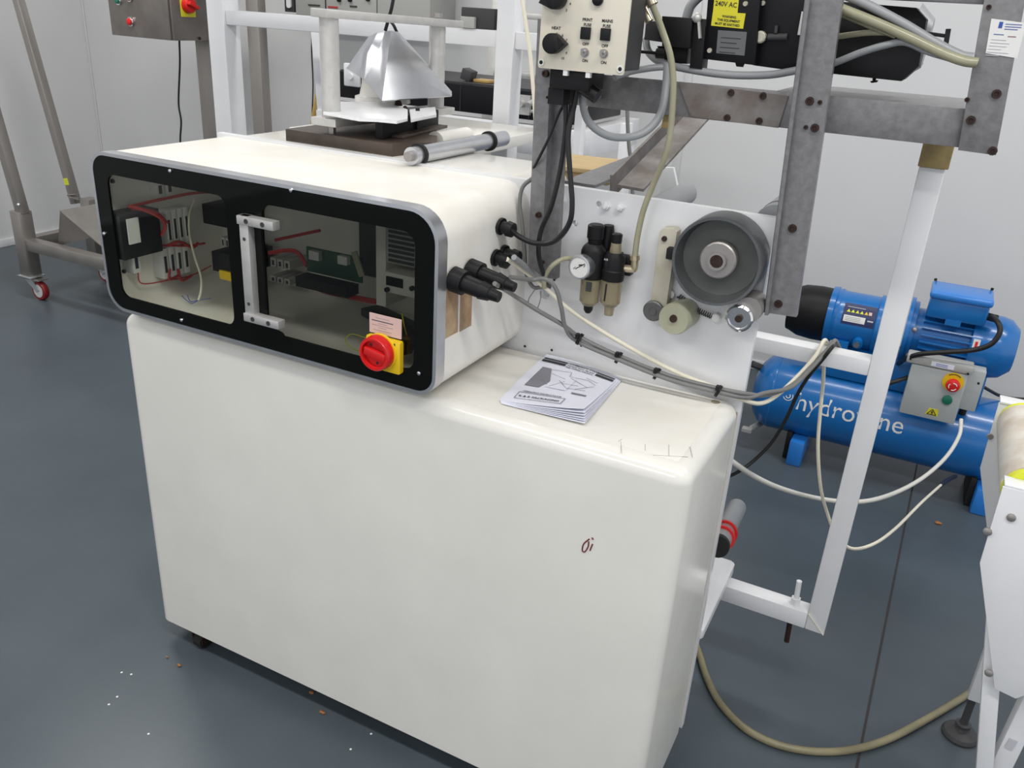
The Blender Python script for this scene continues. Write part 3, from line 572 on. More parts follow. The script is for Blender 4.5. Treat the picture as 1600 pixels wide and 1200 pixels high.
emit('roller_body', G().lathe((-0.2608,1.5620,1.1274), (0, -1, 0), [(0, .0235), (.03, .0245), (.046, .0245), (.048, .0235), (.056, .0235)], 26), 'hub', cr)
emit('end_ring', G().lathe(((-0.2744,1.4950,1.1097)[0]+.001, 1.507, (-0.2744,1.4950,1.1097)[2]+.001), (0, -1, 0), [(0, .0255), (.009, .0255), (.012, .022), (.012, .0195), (.008, .019), (.008, .001)], 28), 'chrome', cr)
emit('axle_screw', G().cyl(((-0.2744,1.4950,1.1097)[0]+.001, 1.503, (-0.2744,1.4950,1.1097)[2]+.001), ((-0.2744,1.4950,1.1097)[0]+.001, 1.494, (-0.2744,1.4950,1.1097)[2]+.001), .007, n=10), 'bolt', cr)
def spring(name, a, b, r, label):
    a = Vector(a); b = Vector(b); d, u, v = basis(b-a); L = (b-a).length; N = 9
    pts = [a+d*(L*i/(N*8))+(u*math.cos(i*math.pi/4)+v*math.sin(i*math.pi/4))*r for i in range(N*8+1)]
    return single(name, G().tube(pts, .0011, 5, 1), 'case', label, 'spring', 'tension springs below the feed wheel')
spring('tension_spring', (-0.4051,1.5550,1.1129), (-0.3693,1.5550,1.0942), .005, 'dark coil spring left below the feed wheel')
spring('tension_spring', (-0.3652,1.5500,1.0938), (-0.3290,1.5500,1.0860), .005, 'dark coil spring right below the feed wheel')
single('spring_anchor', G().lathe((-0.4202,1.5620,1.1132), (0, -1, 0), [(0, .008), (.012, .008)], 8), 'label', 'white spring anchor nut left below the feed wheel', 'nut', 'spring anchor nuts')
single('spring_anchor', G().lathe((-0.3259,1.5620,1.0858), (0, -1, 0), [(0, .009), (.016, .009), (.018, .006)], 8), 'label', 'white spring anchor nut between the feed wheel and the chrome roller', 'nut', 'spring anchor nuts')

# ------------------------------------------------------------------ print unit hung on the frame
pu = thing('print_unit', 'black print head unit with yellow warning labels above the grey rail', 'printer', (-.2, 1.68, 1.5))
def poly(name, pts, y0, y1, m, par, bev=.002, lab=None):
    return emit(name, G().prism([(q[0], q[2]) for q in pts], 'Y', y0, y1, bev), m, par, lab)
mb = poly('main_body', ((-0.4401,1.6200,1.5382), (-0.3446,1.6200,1.5348), (-0.3571,1.6200,1.6695), (-0.4482,1.6200,1.6659)), 1.62, 1.72, 'blackmet', pu)
rb = poly('ribbon_housing', ((-0.3534,1.6400,1.5336), (-0.2562,1.6400,1.5286), (-0.2708,1.6400,1.6740), (-0.3659,1.6400,1.6702)), 1.64, 1.72, 'blackmet', pu)
mc = poly('motor_cover', ((-0.2732,1.6600,1.5309), (-0.1045,1.6600,1.5271), (-0.0825,1.6600,1.5534), (-0.0876,1.6600,1.6251), (-0.1070,1.6600,1.6414), (-0.2825,1.6600,1.6466)), 1.66, 1.78, 'black', pu)
emit('motor_end', G().cyl((-0.1068,1.7400,1.5894), (-0.0807,1.7400,1.5881), .062, .040, 28), 'tube', pu)
emit('shaft_handle', G().cyl((-0.0846,1.7000,1.6041), (-0.0482,1.7000,1.6014), .003).bar((-0.0530,1.7000,1.6130), (-0.0507,1.7000,1.5833), .008, .008), 'case', pu)
vb = poly('valve_block', ((-0.5134,1.6000,1.5549), (-0.4605,1.6000,1.5543), (-0.4633,1.6000,1.6048), (-0.5201,1.6000,1.6048)), 1.60, 1.67, 'black', pu)
poly('valve_foot', ((-0.4598,1.6100,1.5217), (-0.4371,1.6100,1.5213), (-0.4405,1.6100,1.6042), (-0.4662,1.6100,1.6048)), 1.61, 1.65, 'black', pu)
poly('valve_side', ((-0.5556,1.6200,1.5629), (-0.5207,1.6200,1.5608), (-0.5253,1.6200,1.5953), (-0.5561,1.6200,1.5956)), 1.62, 1.66, 'case', pu)
poly('cylinder_bracket', ((-0.5117,1.6300,1.5260), (-0.4725,1.6300,1.5268), (-0.4743,1.6300,1.5552), (-0.5328,1.6300,1.5534)), 1.63, 1.66, 'black', pu)
emit('push_rod', G().cyl((-0.5636,1.6000,1.5426), (-0.5214,1.6000,1.5423), .0028).cyl((-0.5214,1.6000,1.5423), (-0.5044,1.6000,1.5425), .009, n=10), 'black', pu)
emit('steel_link', G().bar((-0.4529,1.6050,1.6034), (-0.4458,1.6050,1.5723), .008, .004).sphere((-0.4567,1.6050,1.6053), .009), 'alumdull', pu)
poly('mounting_lug', ((-0.3855,1.6300,1.5400), (-0.3668,1.6300,1.5382), (-0.3687,1.6300,1.5295), (-0.3803,1.6300,1.5296)), 1.63, 1.64, 'black', pu)
def lab(name, q4, yy, m, par): return emit(name, G().prism([(q[0], q[2]) for q in q4], 'Y', yy-.0008, yy), m, par)
l1 = lab('warning_label', ((-0.4334,1.6190,1.6173), (-0.3897,1.6190,1.6155), (-0.3917,1.6190,1.6541), (-0.4349,1.6190,1.6563)), 1.62, 'yellowlab', mb)
l2 = lab('warning_label', ((-0.4332,1.6190,1.5943), (-0.3757,1.6190,1.5925), (-0.3754,1.6190,1.6173), (-0.4334,1.6190,1.6173)), 1.6195, 'yellowlab', mb)
l3 = lab('rating_plate', ((-0.4169,1.6190,1.5497), (-0.3661,1.6190,1.5491), (-0.3682,1.6190,1.5878), (-0.4195,1.6190,1.5877)), 1.62, 'silver', mb)
xt = Vector((-0.3895,1.6180,1.6155))-Vector((-0.4331,1.6180,1.6173))
for s, p, sz in (('240V AC', (-0.4119,1.6186,1.6266), .011), ('WARNING', (-0.4031,1.6181,1.6085), .0055), ('THIS EQUIPMENT', (-0.4032,1.6181,1.6023), .0055), ('MUST BE EARTHED', (-0.4045,1.6181,1.5960), .0055)):
    text('lettering', s, (p[0], 1.6190 if sz > .01 else 1.6186, p[2]), xt, ZD, sz, 'ink', mb, .0002, 'CENTER', .95, font_off=.0001)
for k in range(4):
    p = (-0.4119,1.6190,1.5766); emit('print_line', G().box(p[0], p[0]+.035-.006*(k % 2), 1.6186, 1.6192, p[2]-.008*k-.0012, p[2]-.008*k), 'ink', l3)
for p in ((-0.4294,1.6200,1.5531), (-0.3783,1.6200,1.6325), (-0.3531,1.6400,1.6354), (-0.3480,1.6400,1.5808)):
    pass
    emit('cover_screw', G().lathe(p, (0, -1, 0), [(0, .0045), (.004, .004)], 10), 'nylon', pu)
emit('cover_knob', G().lathe((-0.3468,1.6400,1.5809), (0, -1, 0), [(0, .0105), (.012, .0105), (.014, .008)], 12), 'nylon', rb)
emit('tie_rod', G().cyl((-0.3336,1.6350,1.5817), (-0.3009,1.6350,1.5839), .006).cyl((-0.3210,1.6320,1.5888), (-0.3221,1.6320,1.6011), .003), 'case', rb)
emit('silver_strip', G().box((-0.2843,1.6380,1.6085)[0], (-0.2758,1.6380,1.6090)[0], 1.634, 1.64, (-0.2762,1.6380,1.5886)[2], (-0.2833,1.6380,1.6257)[2]), 'alumdull', rb)
emit('adjuster_screw', G().cyl((-0.1525,1.7000,1.5310), (-0.1502,1.7000,1.5206), .003).cyl((-0.1507,1.7000,1.5227), (-0.1500,1.7000,1.5195), .007, .005, 10), 'dark', pu)
pn = thing('push_in_fittings', 'pair of brass pneumatic fittings beside the beige control box', 'fitting', (-0.5254,1.5200,1.5875))
emit('brass_body', G().cyl((-0.5315,1.5200,1.6176), (-0.5146,1.5200,1.5943), .0075).cyl((-0.5318,1.5200,1.6196), (-0.5273,1.5200,1.6118), .0055, n=10), 'brass', pn)
emit('brass_body', G().cyl((-0.5231,1.5100,1.6416), (-0.5089,1.5100,1.6205), .0095), 'brass', pn)

# ------------------------------------------------------------------ cables and hoses
cable('power_cable', 'black cable looping from under the control box to the upper gland', [(-0.6110,1.4600,1.4924), (-0.6167,1.4600,1.4499), (-0.6190,1.4500,1.4008), (-0.6068,1.4400,1.3447), (-0.5914,1.4300,1.2815), (-0.5954,1.4300,1.2431), (-0.6210,1.4300,1.2087), (-0.6601,1.4300,1.1984), (-0.6932,1.4300,1.2052), (-0.7100,1.4208,1.2190)], .0052, 'blackcable', 'cables by the control box')
cable('power_cable', 'black cable running straight down in front of the left grey post', [(-0.6300,1.4700,1.4915), (-0.6333,1.4600,1.4537), (-0.6293,1.4600,1.4099), (-0.6309,1.4550,1.3398), (-0.6408,1.4500,1.2709), (-0.6591,1.4500,1.2169), (-0.6593,1.4500,1.1694), (-0.6510,1.4700,1.1200), (-0.6633,1.5200,1.0894)], .0050, 'blackcable', 'cables by the control box')
cable('thin_cable', 'thin black cable curving left behind the grey post above the box', [(-0.6468,1.4700,1.4976), (-0.6362,1.4700,1.4638), (-0.6508,1.4700,1.4292), (-0.6653,1.4700,1.3881), (-0.6820,1.4700,1.3514), (-0.7030,1.4900,1.3250)], .0028, 'blackcable')
cable('grey_cable', 'thin grey cable dropping between the cream box and the grey post', [(-0.7064,1.5000,1.3050), (-0.7271,1.5000,1.2850), (-0.7318,1.5000,1.2518), (-0.7231,1.5000,1.2098), (-0.7131,1.5000,1.1490), (-0.7059,1.5000,1.1104), (-0.6883,1.5000,1.0881), (-0.6659,1.5000,1.0952)], .0042, 'greycable')
cable('signal_cable', 'grey cable from the lower black plug along the white panel to the frame', [(-0.6600,1.2729,1.1578), (-0.6971,1.4200,1.0922), (-0.6490,1.4400,1.0638), (-0.6046,1.4700,1.0339), (-0.5762,1.4900,1.0097), (-0.5020,1.5000,0.9866), (-0.3962,1.5100,0.9650), (-0.3083,1.5200,0.9578), (-0.2454,1.5500,0.9478), (-0.2170,1.6500,0.9145), (-0.1821,1.7400,0.9146), (-0.1553,1.7900,0.9507), (-0.1325,1.8200,0.9858), (-0.1291,1.8600,0.9871), (-0.1189,1.9000,0.9572)], .0044, 'greycable', 'cables tied along the panel')
cable('signal_cable', 'grey cable from the upper black plug dipping to join the tied bundle', [(-0.6700,1.3523,1.1486), (-0.6582,1.4200,1.1295), (-0.6333,1.4300,1.1331), (-0.6148,1.4400,1.1163), (-0.6037,1.4500,1.0771), (-0.6002,1.4700,1.0322), (-0.5822,1.4900,1.0001), (-0.4978,1.4900,0.9827), (-0.3925,1.5000,0.9613), (-0.3051,1.5100,0.9542), (-0.2441,1.5500,0.9400), (-0.2199,1.6200,0.9294), (-0.1837,1.7200,0.9142), (-0.1575,1.7800,0.9433), (-0.1361,1.8150,0.9807), (-0.1342,1.8500,0.9861), (-0.1232,1.9000,0.9516)], .0044, 'greycable', 'cables tied along the panel')
cable('cream_cable', 'cream cable running diagonally across the white panel to the right', [(-0.7050,1.4047,1.1648), (-0.6966,1.4700,1.1272), (-0.6628,1.5000,1.0918), (-0.6172,1.5200,1.0523), (-0.5482,1.5400,1.0131), (-0.4650,1.5500,0.9802), (-0.3814,1.5500,0.9573), (-0.3015,1.5500,0.9443), (-0.2445,1.5600,0.9292), (-0.2221,1.6200,0.9061), (-0.2047,1.7000,0.8987), (-0.1768,1.7700,0.9287), (-0.1559,1.8000,0.9663), (-0.1493,1.8400,0.9888), (-0.1431,1.8900,0.9624)], .0046, 'creamcable')
cable('grey_sleeve', 'short thick grey cable above the cream cable at the black gland', [(-0.6900,1.4040,1.1714), (-0.6897,1.4600,1.1399), (-0.6696,1.4900,1.1116), (-0.6708,1.5300,1.0881)], .0058, 'conduit')
cable('regulator_hose', 'short yellowed hose from the gauge back to the grey post', [(-0.6119,1.5000,1.1631), (-0.6261,1.4800,1.1611), (-0.6399,1.4650,1.1466), (-0.6504,1.4650,1.1240), (-0.6523,1.4700,1.1014)], .0048, 'clearhose', cat='hose')
cable('air_hose', 'long yellowed clear hose hanging from the brass fitting to the regulator elbow', [(-0.5116,1.5100,1.6233), (-0.4914,1.5200,1.5845), (-0.4692,1.5200,1.5399), (-0.4574,1.5200,1.4885), (-0.4530,1.5200,1.4241), (-0.4560,1.5200,1.3771), (-0.4758,1.5300,1.3181), (-0.4881,1.5300,1.2687), (-0.4933,1.5300,1.2190), (-0.4935,1.5300,1.1789)], .0058, 'clearhose', cat='hose')
cable('grey_conduit', 'grey flexible conduit hanging in a deep loop under the control box', [(-0.6103,1.4800,1.4874), (-0.6078,1.4800,1.4495), (-0.5950,1.4900,1.4190), (-0.5620,1.5000,1.4004), (-0.5226,1.5100,1.4017), (-0.4983,1.5300,1.4150), (-0.4843,1.5500,1.4428), (-0.4867,1.5700,1.4835), (-0.4922,1.5800,1.5264)], .0072, 'conduit', 'grey conduits', 'conduit')
cable('grey_conduit', 'grey conduit running along the top of the rail behind the hose', [(-0.5656,1.6600,1.5622), (-0.5496,1.6400,1.5409), (-0.5179,1.6300,1.5255), (-0.4586,1.6200,1.5182), (-0.3871,1.6200,1.5153), (-0.3196,1.6200,1.5209), (-0.2720,1.6200,1.5321)], .0072, 'conduit', 'grey conduits', 'conduit')
cable('grey_conduit', 'grey conduit lying between the control box and the rail', [(-0.5797,1.5500,1.4972), (-0.5609,1.5800,1.5078), (-0.5254,1.6000,1.5167), (-0.4955,1.6200,1.5208)], .0062, 'conduit', 'grey conduits', 'conduit')
cable('grey_conduit', 'grey conduit curving up behind the black valve block', [(-0.4984,1.6800,1.6022), (-0.4921,1.6800,1.6265), (-0.4713,1.6800,1.6490)], .009, 'conduit', 'grey conduits', 'conduit')
cable('ivory_tube', 'thin ivory tube hanging against the white upright beside the control box', [(-1.14, 1.9, 2.25), (-0.9770,1.9000,1.7374), (-0.9573,1.9000,1.6405), (-0.9389,1.9000,1.5676), (-0.9223,1.9000,1.4998), (-0.9076,1.9000,1.4160), (-0.8947,1.9000,1.3370), (-0.8744,1.9000,1.2537), (-0.8628,1.9000,1.1966)], .0048, 'creamcable', cat='tube')
cable('air_tube', 'thick yellowed air tube crossing the top right of the grey frame', [(-0.2687,1.5750,1.6480), (-0.2168,1.5700,1.6333), (-0.1540,1.5700,1.6141), (-0.1025,1.5700,1.5966), (-0.0516,1.5700,1.5777), (-0.0174,1.5700,1.5681), (0.0027,1.5720,1.5668)], .0078, 'clearhose', 'air tubes at the top right', 'tube')
cable('air_tube', 'uppermost pale grey air tube crossing the top right of the frame', [(-0.2341,1.5850,1.6594), (-0.1805,1.5800,1.6420), (-0.1172,1.5800,1.6164), (-0.0646,1.5800,1.5917), (-0.0240,1.5800,1.5758), (-0.0053,1.5800,1.5735)], .0072, 'conduit', 'air tubes at the top right', 'tube')
cable('air_tube', 'short yellowed tube joining the thick one from just right of the post', [(-0.2465,1.6000,1.6345), (-0.2072,1.5900,1.6228), (-0.1534,1.5800,1.6067), (-0.1223,1.5800,1.5973)], .0052, 'clearhose', 'air tubes at the top right', 'tube')
cable('air_tube', 'nearly level thin tube over the black motor cover', [(-0.2550,1.6200,1.5828), (-0.2120,1.6000,1.5906), (-0.1626,1.5900,1.5995), (-0.1134,1.5800,1.5997), (-0.0733,1.5800,1.5892)], .0048, 'clearhose', 'air tubes at the top right', 'tube')
cable('air_tube', 'lowest pale tube rising over the black motor cover', [(-0.2556,1.6200,1.5314), (-0.2135,1.6000,1.5476), (-0.1708,1.5900,1.5688), (-0.1336,1.5800,1.5832), (-0.1061,1.5800,1.5889), (-0.0704,1.5750,1.5781), (-0.0315,1.5750,1.5697)], .0058, 'conduit', 'air tubes at the top right', 'tube')
for (p, q, lb) in (((-0.1576,1.5700,1.6214), (-0.1494,1.5700,1.6106), 'upper'), ((-0.1930,1.5800,1.6272), (-0.1852,1.5800,1.6181), 'left')):
    pass
for p, lb in (((-0.5747,1.4900,1.0087), 'nearest the gauge'), ((-0.4923,1.5000,0.9848), 'in the middle of the bundle'), ((-0.4134,1.5100,0.9662), 'right of the middle of the bundle'), ((-0.2918,1.5200,0.9566), 'at the cabinet corner')):
    d = Vector((.9, .06, -.35)).normalized()
    single('cable_tie', G().lathe(Vector(p)-d*.003+Vector((0, 0, -.004)), d, [(0, .0125), (.006, .0125)], 12).box(p[0]-.003, p[0]+.003, p[1]-.018, p[1]-.008, p[2]+.003, p[2]+.012), 'black', 'black cable tie round the grey bundle '+lb, 'cable tie', 'cable ties on the bundle')
cable('wire_loop', 'thin grey wire loop hanging under the grey cable beside the box', [(-0.6760,1.4800,1.0916), (-0.6839,1.4700,1.0711), (-0.6753,1.4600,1.0595), (-0.6610,1.4600,1.0584), (-0.6585,1.4700,1.0736), (-0.6631,1.4800,1.0901)], .0011, 'greycable')
cable('black_cable', 'black cable slanting down from the white crossbar to the cabinet side', [(-0.1287,1.8900,0.9717), (-0.1288,1.8100,0.9869), (-0.1424,1.8000,0.9578), (-0.1627,1.8000,0.9126), (-0.1769,1.8000,0.8663), (-0.1889,1.8000,0.8052), (-0.2094,1.8000,0.7398), (-0.2398,1.7800,0.6903), (-0.2681,1.7500,0.6657), (-0.3126,1.7200,0.6411)], .0042, 'blackcable')
cable('cream_wire', 'thin cream wire hanging from the white crossbar in front of the blue tank', [(-0.1377,1.9000,0.9421), (-0.1425,1.8950,0.9148), (-0.1366,1.9000,0.8674), (-0.1280,1.9000,0.7891), (-0.1164,1.9000,0.7093), (-0.0926,1.9200,0.6035), (-0.0663,1.9500,0.5247), (-0.0343,1.9500,0.4712), (0.0072,1.9700,0.4334), (0.0538,2.0000,0.4461), (0.1011,2.2000,0.3972), (0.1617,2.5000,0.3395), (0.2205,2.8000,0.2672)], .0042, 'creamcable')
cable('cable_end', 'black end piece of the thin cream wire under the blue tank', [(0.2180,2.8000,0.2616), (0.2469,2.9500,0.2182), (0.2760,3.0500,0.1962)], .007, 'blackcable')
cable('white_mains_cable', 'thick white cable sagging from the grey switch box to the machine', [(0.2374,3.0000,0.4290), (0.2419,2.9500,0.3914), (0.2135,2.8000,0.3742), (0.1603,2.6000,0.3839), (0.0989,2.4000,0.4136), (0.0306,2.2000,0.4611), (-0.0357,2.1200,0.4749), (-0.1108,2.0500,0.4998), (-0.1779,1.9000,0.5805), (-0.2291,1.8000,0.6453), (-0.2691,1.7000,0.7188), (-0.3006,1.7000,0.7366)], .0062, 'whitecable')
cable('floor_hose', 'dirty yellowish hose lying on the floor from the cabinet to the conveyor foot', [(-.36, 2.02, .011), (-.298, 1.911, .011), (-0.2509,1.8246,0.0110), (-0.1987,1.7557,0.0110), (-0.1295,1.7058,0.0110), (-0.0558,1.6910,0.0110), (0.0247,1.7088,0.0110), (0.1071,1.7571,0.0110), (0.1873,1.8381,0.0110), (0.2683,1.9569,0.0110), (0.3693,2.1237,0.0110), (0.4475,2.2697,0.0110)], .0095, 'floorhose', cat='hose')

# ------------------------------------------------------------------ manual
mn = thing('instruction_manual', 'folded white instruction booklet with black stripes lying on the cabinet top', 'booklet', (-0.5788,1.4041,0.9230))
A, B, Cc, D = Vector((-0.6438,1.2905,0.9250)), Vector((-0.4756,1.2942,0.9250)), Vector((-0.4916,1.5278,0.9250)), Vector((-0.6684,1.5543,0.9250))
def mpt(u, v, k=1.0):
    # u across (0 spine left .. 1 right), v up the page; curled near corner and top edge
    p = (A*(1-u)+B*u)*(1-v)+(D*(1-u)+Cc*u)*v
    lift = .003+.009*math.sin(math.pi*min(1, v*1.0))*.4+.026*(u**2)*(1-v)**1.8+.004*math.sin(math.pi*u)
    return p+Vector((0, 0, lift*k))
def page(k, dx, m='paper', name='page'):
    N = 12
    return emit(name, G().sheet([[mpt(i/N, j/N, k)+dx for j in range(N+1)] for i in range(N+1)], .0006), m, mn, angle=80)
page(.15, Vector((.004, -.006, 0)), name='back_cover')
for k, dx in ((.30, Vector((.003, -.004, 0))), (.45, Vector((.002, -.003, 0))), (.62, Vector((.001, -.002, 0))), (.8, Vector((.0, -.001, 0)))): page(k, dx)
page(1.0, Vector((-.003, .001, 0)), name='front_cover')
UL = (B-A).length; VL = (D-A).length
def on(name, u0, u1, v0, v1, m):
    N = 8; g = G()
    P = [[mpt(u0+(u1-u0)*i/N, v0+(v1-v0)*j/4)+Vector((-.003, .001, .0015)) for j in range(5)] for i in range(N+1)]
    vs = [[g.bm.verts.new(p) for p in row] for row in P]
    for i in range(N):
        for j in range(4): g.bm.faces.new((vs[i][j], vs[i+1][j], vs[i+1][j+1], vs[i][j+1]))
    return emit(name, g, m, mn, angle=80, fix=False)
on('black_stripe', .03, .35, .885, .908, 'ink'); on('black_stripe', .03, .35, .82, .865, 'ink')
on('black_stripe', .75, .98, .885, .908, 'ink'); on('black_stripe', .75, .98, .82, .865, 'ink')
def pt_text(s, u, v, sz, m='ink'):
    def fn(x, y, zz): return mpt(u+x/UL, v+y/VL)+Vector((-.003, .001, .0019))
    return text('lettering', s, None, XD, YD, sz, m, mn, 0, 'LEFT', 1, fn=fn, font_off=sz*.03)
pt_text('COMPACT TWO', .378, .885, .0088); pt_text('vertical form fill and', .372, .842, .0074); pt_text('bag making machine', .372, .803, .0074)

def onpoly(name, uv, m, dz=.0014):
    g = G(); c = [mpt(*q)+Vector((-.003, .001, dz)) for q in uv]; g.bm.faces.new([g.bm.verts.new(p) for p in c]); return emit(name, g, m, mn, fix=False)
onpoly('picture_shade', ((.12, .30), (.30, .30), (.36, .45), (.24, .70), (.12, .70)), 'inkgrey')
on('picture_light', .36, .62, .33, .62, 'paper')
def mline(a, b, m='inkgrey', wd=.0008):
    p = mpt(*a)+Vector((-.003, .001, .0018)); q = mpt(*b)+Vector((-.003, .001, .0018)); g = G().bar(p, q, wd, .0004); return g
g = G()
for a, b in (((.25, .68), (.5, .72)), ((.5, .72), (.52, .62)), ((.52, .62), (.74, .66)), ((.74, .66), (.86, .60)), ((.3, .6), (.5, .55)), ((.55, .6), (.8, .5)), ((.45, .5), (.6, .38)), ((.6, .38), (.82, .42)), ((.5, .45), (.7, .48)), ((.25, .45), (.36, .38)), ((.4, .35), (.52, .5)), ((.7, .7), (.86, .66)), ((.7, .4), (.86, .56))):
    g.merge(mline(a, b).bm)
emit('picture_outline', g, 'inkgrey', mn)
on('grey_bar', .70, .88, .30, .33, 'inkgrey')
g = G()
for a, b in (((.14, .06), (.14, .17)), ((.14, .17), (.70, .17)), ((.70, .17), (.70, .06)), ((.70, .06), (.14, .06))): g.merge(mline(a, b, wd=.0014).bm)
emit('cover_box', g, 'inkgrey', mn)
pt_text('OPERATING INSTRUCTIONS', .17, .185, .0062, 'ink'); pt_text('K & R PACKAGING', .17, .095, .0098, 'ink')

# ------------------------------------------------------------------ sealing head on the rear table
sh = thing('sealing_head', 'aluminium and white sealing head on two posts standing on the stained board', 'sealing head', (-1.33, 2.0, 1.312))
lb0 = (-1.2927,1.6301,1.3350); xr, yl = lb0[0], lb0[1]
rb0 = (-1.2622,2.0363,1.3480); xr2, yr = rb0[0], rb0[1]
emit('base_bar', G().prism([(xr-.035, yl-.03), (xr+.035, yl-.03), (xr2+.035, yr+.04), (xr2-.035, yr+.04)], 'Z', 1.330, 1.348, .002), 'alumdull', sh)
emit('levelling_nut', G().cyl((xr, yl, 1.311), (xr, yl, 1.33), .010, n=6), 'hub', sh)
ztl = (-1.4110,1.7900,1.5595)[2]; ztr = 1.348+(ztl-1.348)*1.0
emit('guide_post', G().cyl((xr, yl, 1.348), (xr, yl, ztl), .0215, n=24), 'alumdull', sh)
emit('guide_post', G().cyl((xr2, yr, 1.348), (xr2, yr, ztr), .0215, n=24), 'alumdull', sh)
emit('top_bar', G().bar((xr, yl-.035, ztl+.009), (xr2+.02, yr+.06, ztr-.004), .05, .018, .002), 'alumdull', sh)
emit('post_cap', G().cyl((xr2, yr, ztr+.010), (xr2, yr, ztr+.020), .013, n=6), 'hub', sh)
cy = (-1.4056,2.0000,1.3177)
emit('heater_pot', G().lathe(((-1.3957,1.9800,1.3201)[0], 1.98, 1.352), (0, 0, 1), [(0, .075), (.012, .074), (.016, .062), (.045, .056), (.11, .054)], 30), 'cream', sh)
emit('white_plate', G().prism([(-1.3986,1.8040,1.3600)[:2], (-1.2914,1.5996,1.3600)[:2], (-1.1748,1.5748,1.3600)[:2], (-1.1427,1.6016,1.3600)[:2], (-1.0977,1.6102,1.3600)[:2], (-1.1080,1.6684,1.3600)[:2], (-1.2054,1.8149,1.3600)[:2], (-1.3379,1.9038,1.3600)[:2]], 'Z', 1.355, 1.362, .001), 'white', sh)
emit('white_plate', G().prism([(-1.0908,1.6555,1.3600)[:2], (-1.1002,1.7174,1.3600)[:2], (-1.1063,1.7884,1.3600)[:2], (-1.1953,1.9252,1.3600)[:2], (-1.2026,1.8191,1.3600)[:2]], 'Z', 1.355, 1.362, .001), 'white', sh)
ka, kb = Vector((-1.1702,1.6449,1.3300)), Vector((-1.2027,1.9383,1.3300))
emit('clamp_jaw', G().bar(ka+Vector((0, 0, .003)), kb+Vector((0, 0, .003)), .02, .042, .002), 'dark', sh)
emit('clamp_jaw', G().bar(ka+Vector((.022, .04, -.015)), kb+Vector((.022, 0, -.015)), .03, .007, .001), 'base', sh)
emit('clamp_post', G().box(ka.x-.006, ka.x+.0, ka.y+.16, ka.y+.17, 1.31, 1.368), 'dark', sh)
for p in ((-1.4045,1.9000,1.3361), (-1.2829,2.0500,1.3434), (-1.2363,1.8500,1.3454), (-1.3255,1.9500,1.3504)):
    emit('wing_nut', G().cyl(p, (p[0], p[1], p[2]+.012), .012, .008, 6).sphere((p[0], p[1], p[2]+.014), .006, 8), 'bolt', sh)
def hood():
    top = [(-1.4037,1.9300,1.5144), (-1.3542,1.9000,1.5265), (-1.3328,1.9000,1.5308), (-1.3204,1.9100,1.5331), (-1.3244,1.9500,1.5302), (-1.3991,2.0600,1.5262), (-1.4682,2.0600,1.5219)]
    bot = [(-1.4770,1.9300,1.4310), (-1.3757,1.8600,1.4180), (-1.3531,1.8400,1.4175), (-1.2494,1.7700,1.3808), (-1.1737,1.9700,1.3876), (-1.2635,2.1200,1.3832), (-1.5787,2.1200,1.4300)]
    mid = [tuple(a[k]*.55+b[k]*.45 for k in range(3)) for a, b in zip(top, bot)]
    m = list(mid); mid[2] = (m[2][0]-.004, m[2][1]+.02, m[2][2]); mid[1] = (m[1][0], m[1][1]-.012, m[1][2])
    g = G(); g.sheet([r+[r[0]] for r in (top, mid, bot)], .0025); return g
emit('folded_shade', hood(), 'alum', sh, angle=40)
emit('supply_lead', G().tube([(-1.3384,1.9500,1.6187), (-1.3461,1.9500,1.5859), (-1.3559,1.9500,1.5584), (-1.3658,1.9500,1.5306)], .0045, 8).tube([(-1.3579,1.9500,1.5583), (-1.3421,1.9500,1.5472), (-1.3371,1.9600,1.5294)], .004, 8).tube([(-1.3936,1.9500,1.5593), (-1.3697,1.9500,1.5607), (-1.3539,1.9500,1.5570)], .004, 8), 'blackcable', sh)
single('stained_board', G().prism([(-1.409, 1.605), (-1.105, 1.605), (-1.10, 1.64), (-1.0498,1.7025,1.3100)[:2], (-1.1639,1.8862,1.3100)[:2], (-1.30, 2.10), (-1.42, 2.10)], 'Z', 1.2835, 1.311, .001), 'base', 'dark brown stained board lying under the sealing head', 'board')
ro = thing('table_roller', 'long aluminium roller with two black rings lying on the rear of the machine', 'roller', (-1.02, 1.85, 1.285))
rn, rf = Vector((-1.0167,1.5444,1.3030)), Vector((-1.0077,1.9508,1.3030))
rd = (rf-rn).normalized()
emit('roller_tube', G().cyl(rn, rf, .0185, n=28), 'alum', ro)
emit('shaft_end', G().cyl(rn-rd*.012, rn, .0105, n=20), 'hub', ro)
for t in (.06, .80):
    p = rn.lerp(rf, t); emit('rubber_ring', G().lathe(p, rd, [(0, .018), (.0, .0235), (.009, .0235), (.009, .018)], 28), 'dark', ro)
single('cream_roller', G().cyl((-1.1155,1.8000,1.2973), (-1.1165,1.9500,1.2955), .0235, n=24), 'cream', 'cream roller end beside the stained board', 'roller')
single('stub_roller', G().cyl(((-0.5919,2.2000,1.1875)[0], 1.60, (-0.5919,2.2000,1.1875)[2]), (-0.5919,2.2000,1.1875), .029, n=28), 'tube', 'grey roller end showing above the white panel below the grey strut', 'roller', 'grey rollers behind the white panel')
rr_ = thing('dark_roller', 'dark grey roller rising behind the right end of the white panel', 'roller', ((-0.2599,1.6200,1.2669)[0], 1.9, (-0.2599,1.6200,1.2669)[2]-.04), 'grey rollers behind the white panel')
emit('roller_body', G().cyl(((-0.2599,1.6200,1.2669)[0], 1.60, (-0.2599,1.6200,1.2669)[2]), ((-0.2599,1.6200,1.2669)[0], 1.82, (-0.2599,1.6200,1.2669)[2]), .036, n=28), 'tube', rr_)
emit('end_band', G().lathe(((-0.2599,1.6200,1.2669)[0], 1.64, (-0.2599,1.6200,1.2669)[2]), (0, 1, 0), [(0, .0365), (.004, .0368), (.007, .0365)], 28), 'dark', rr_)
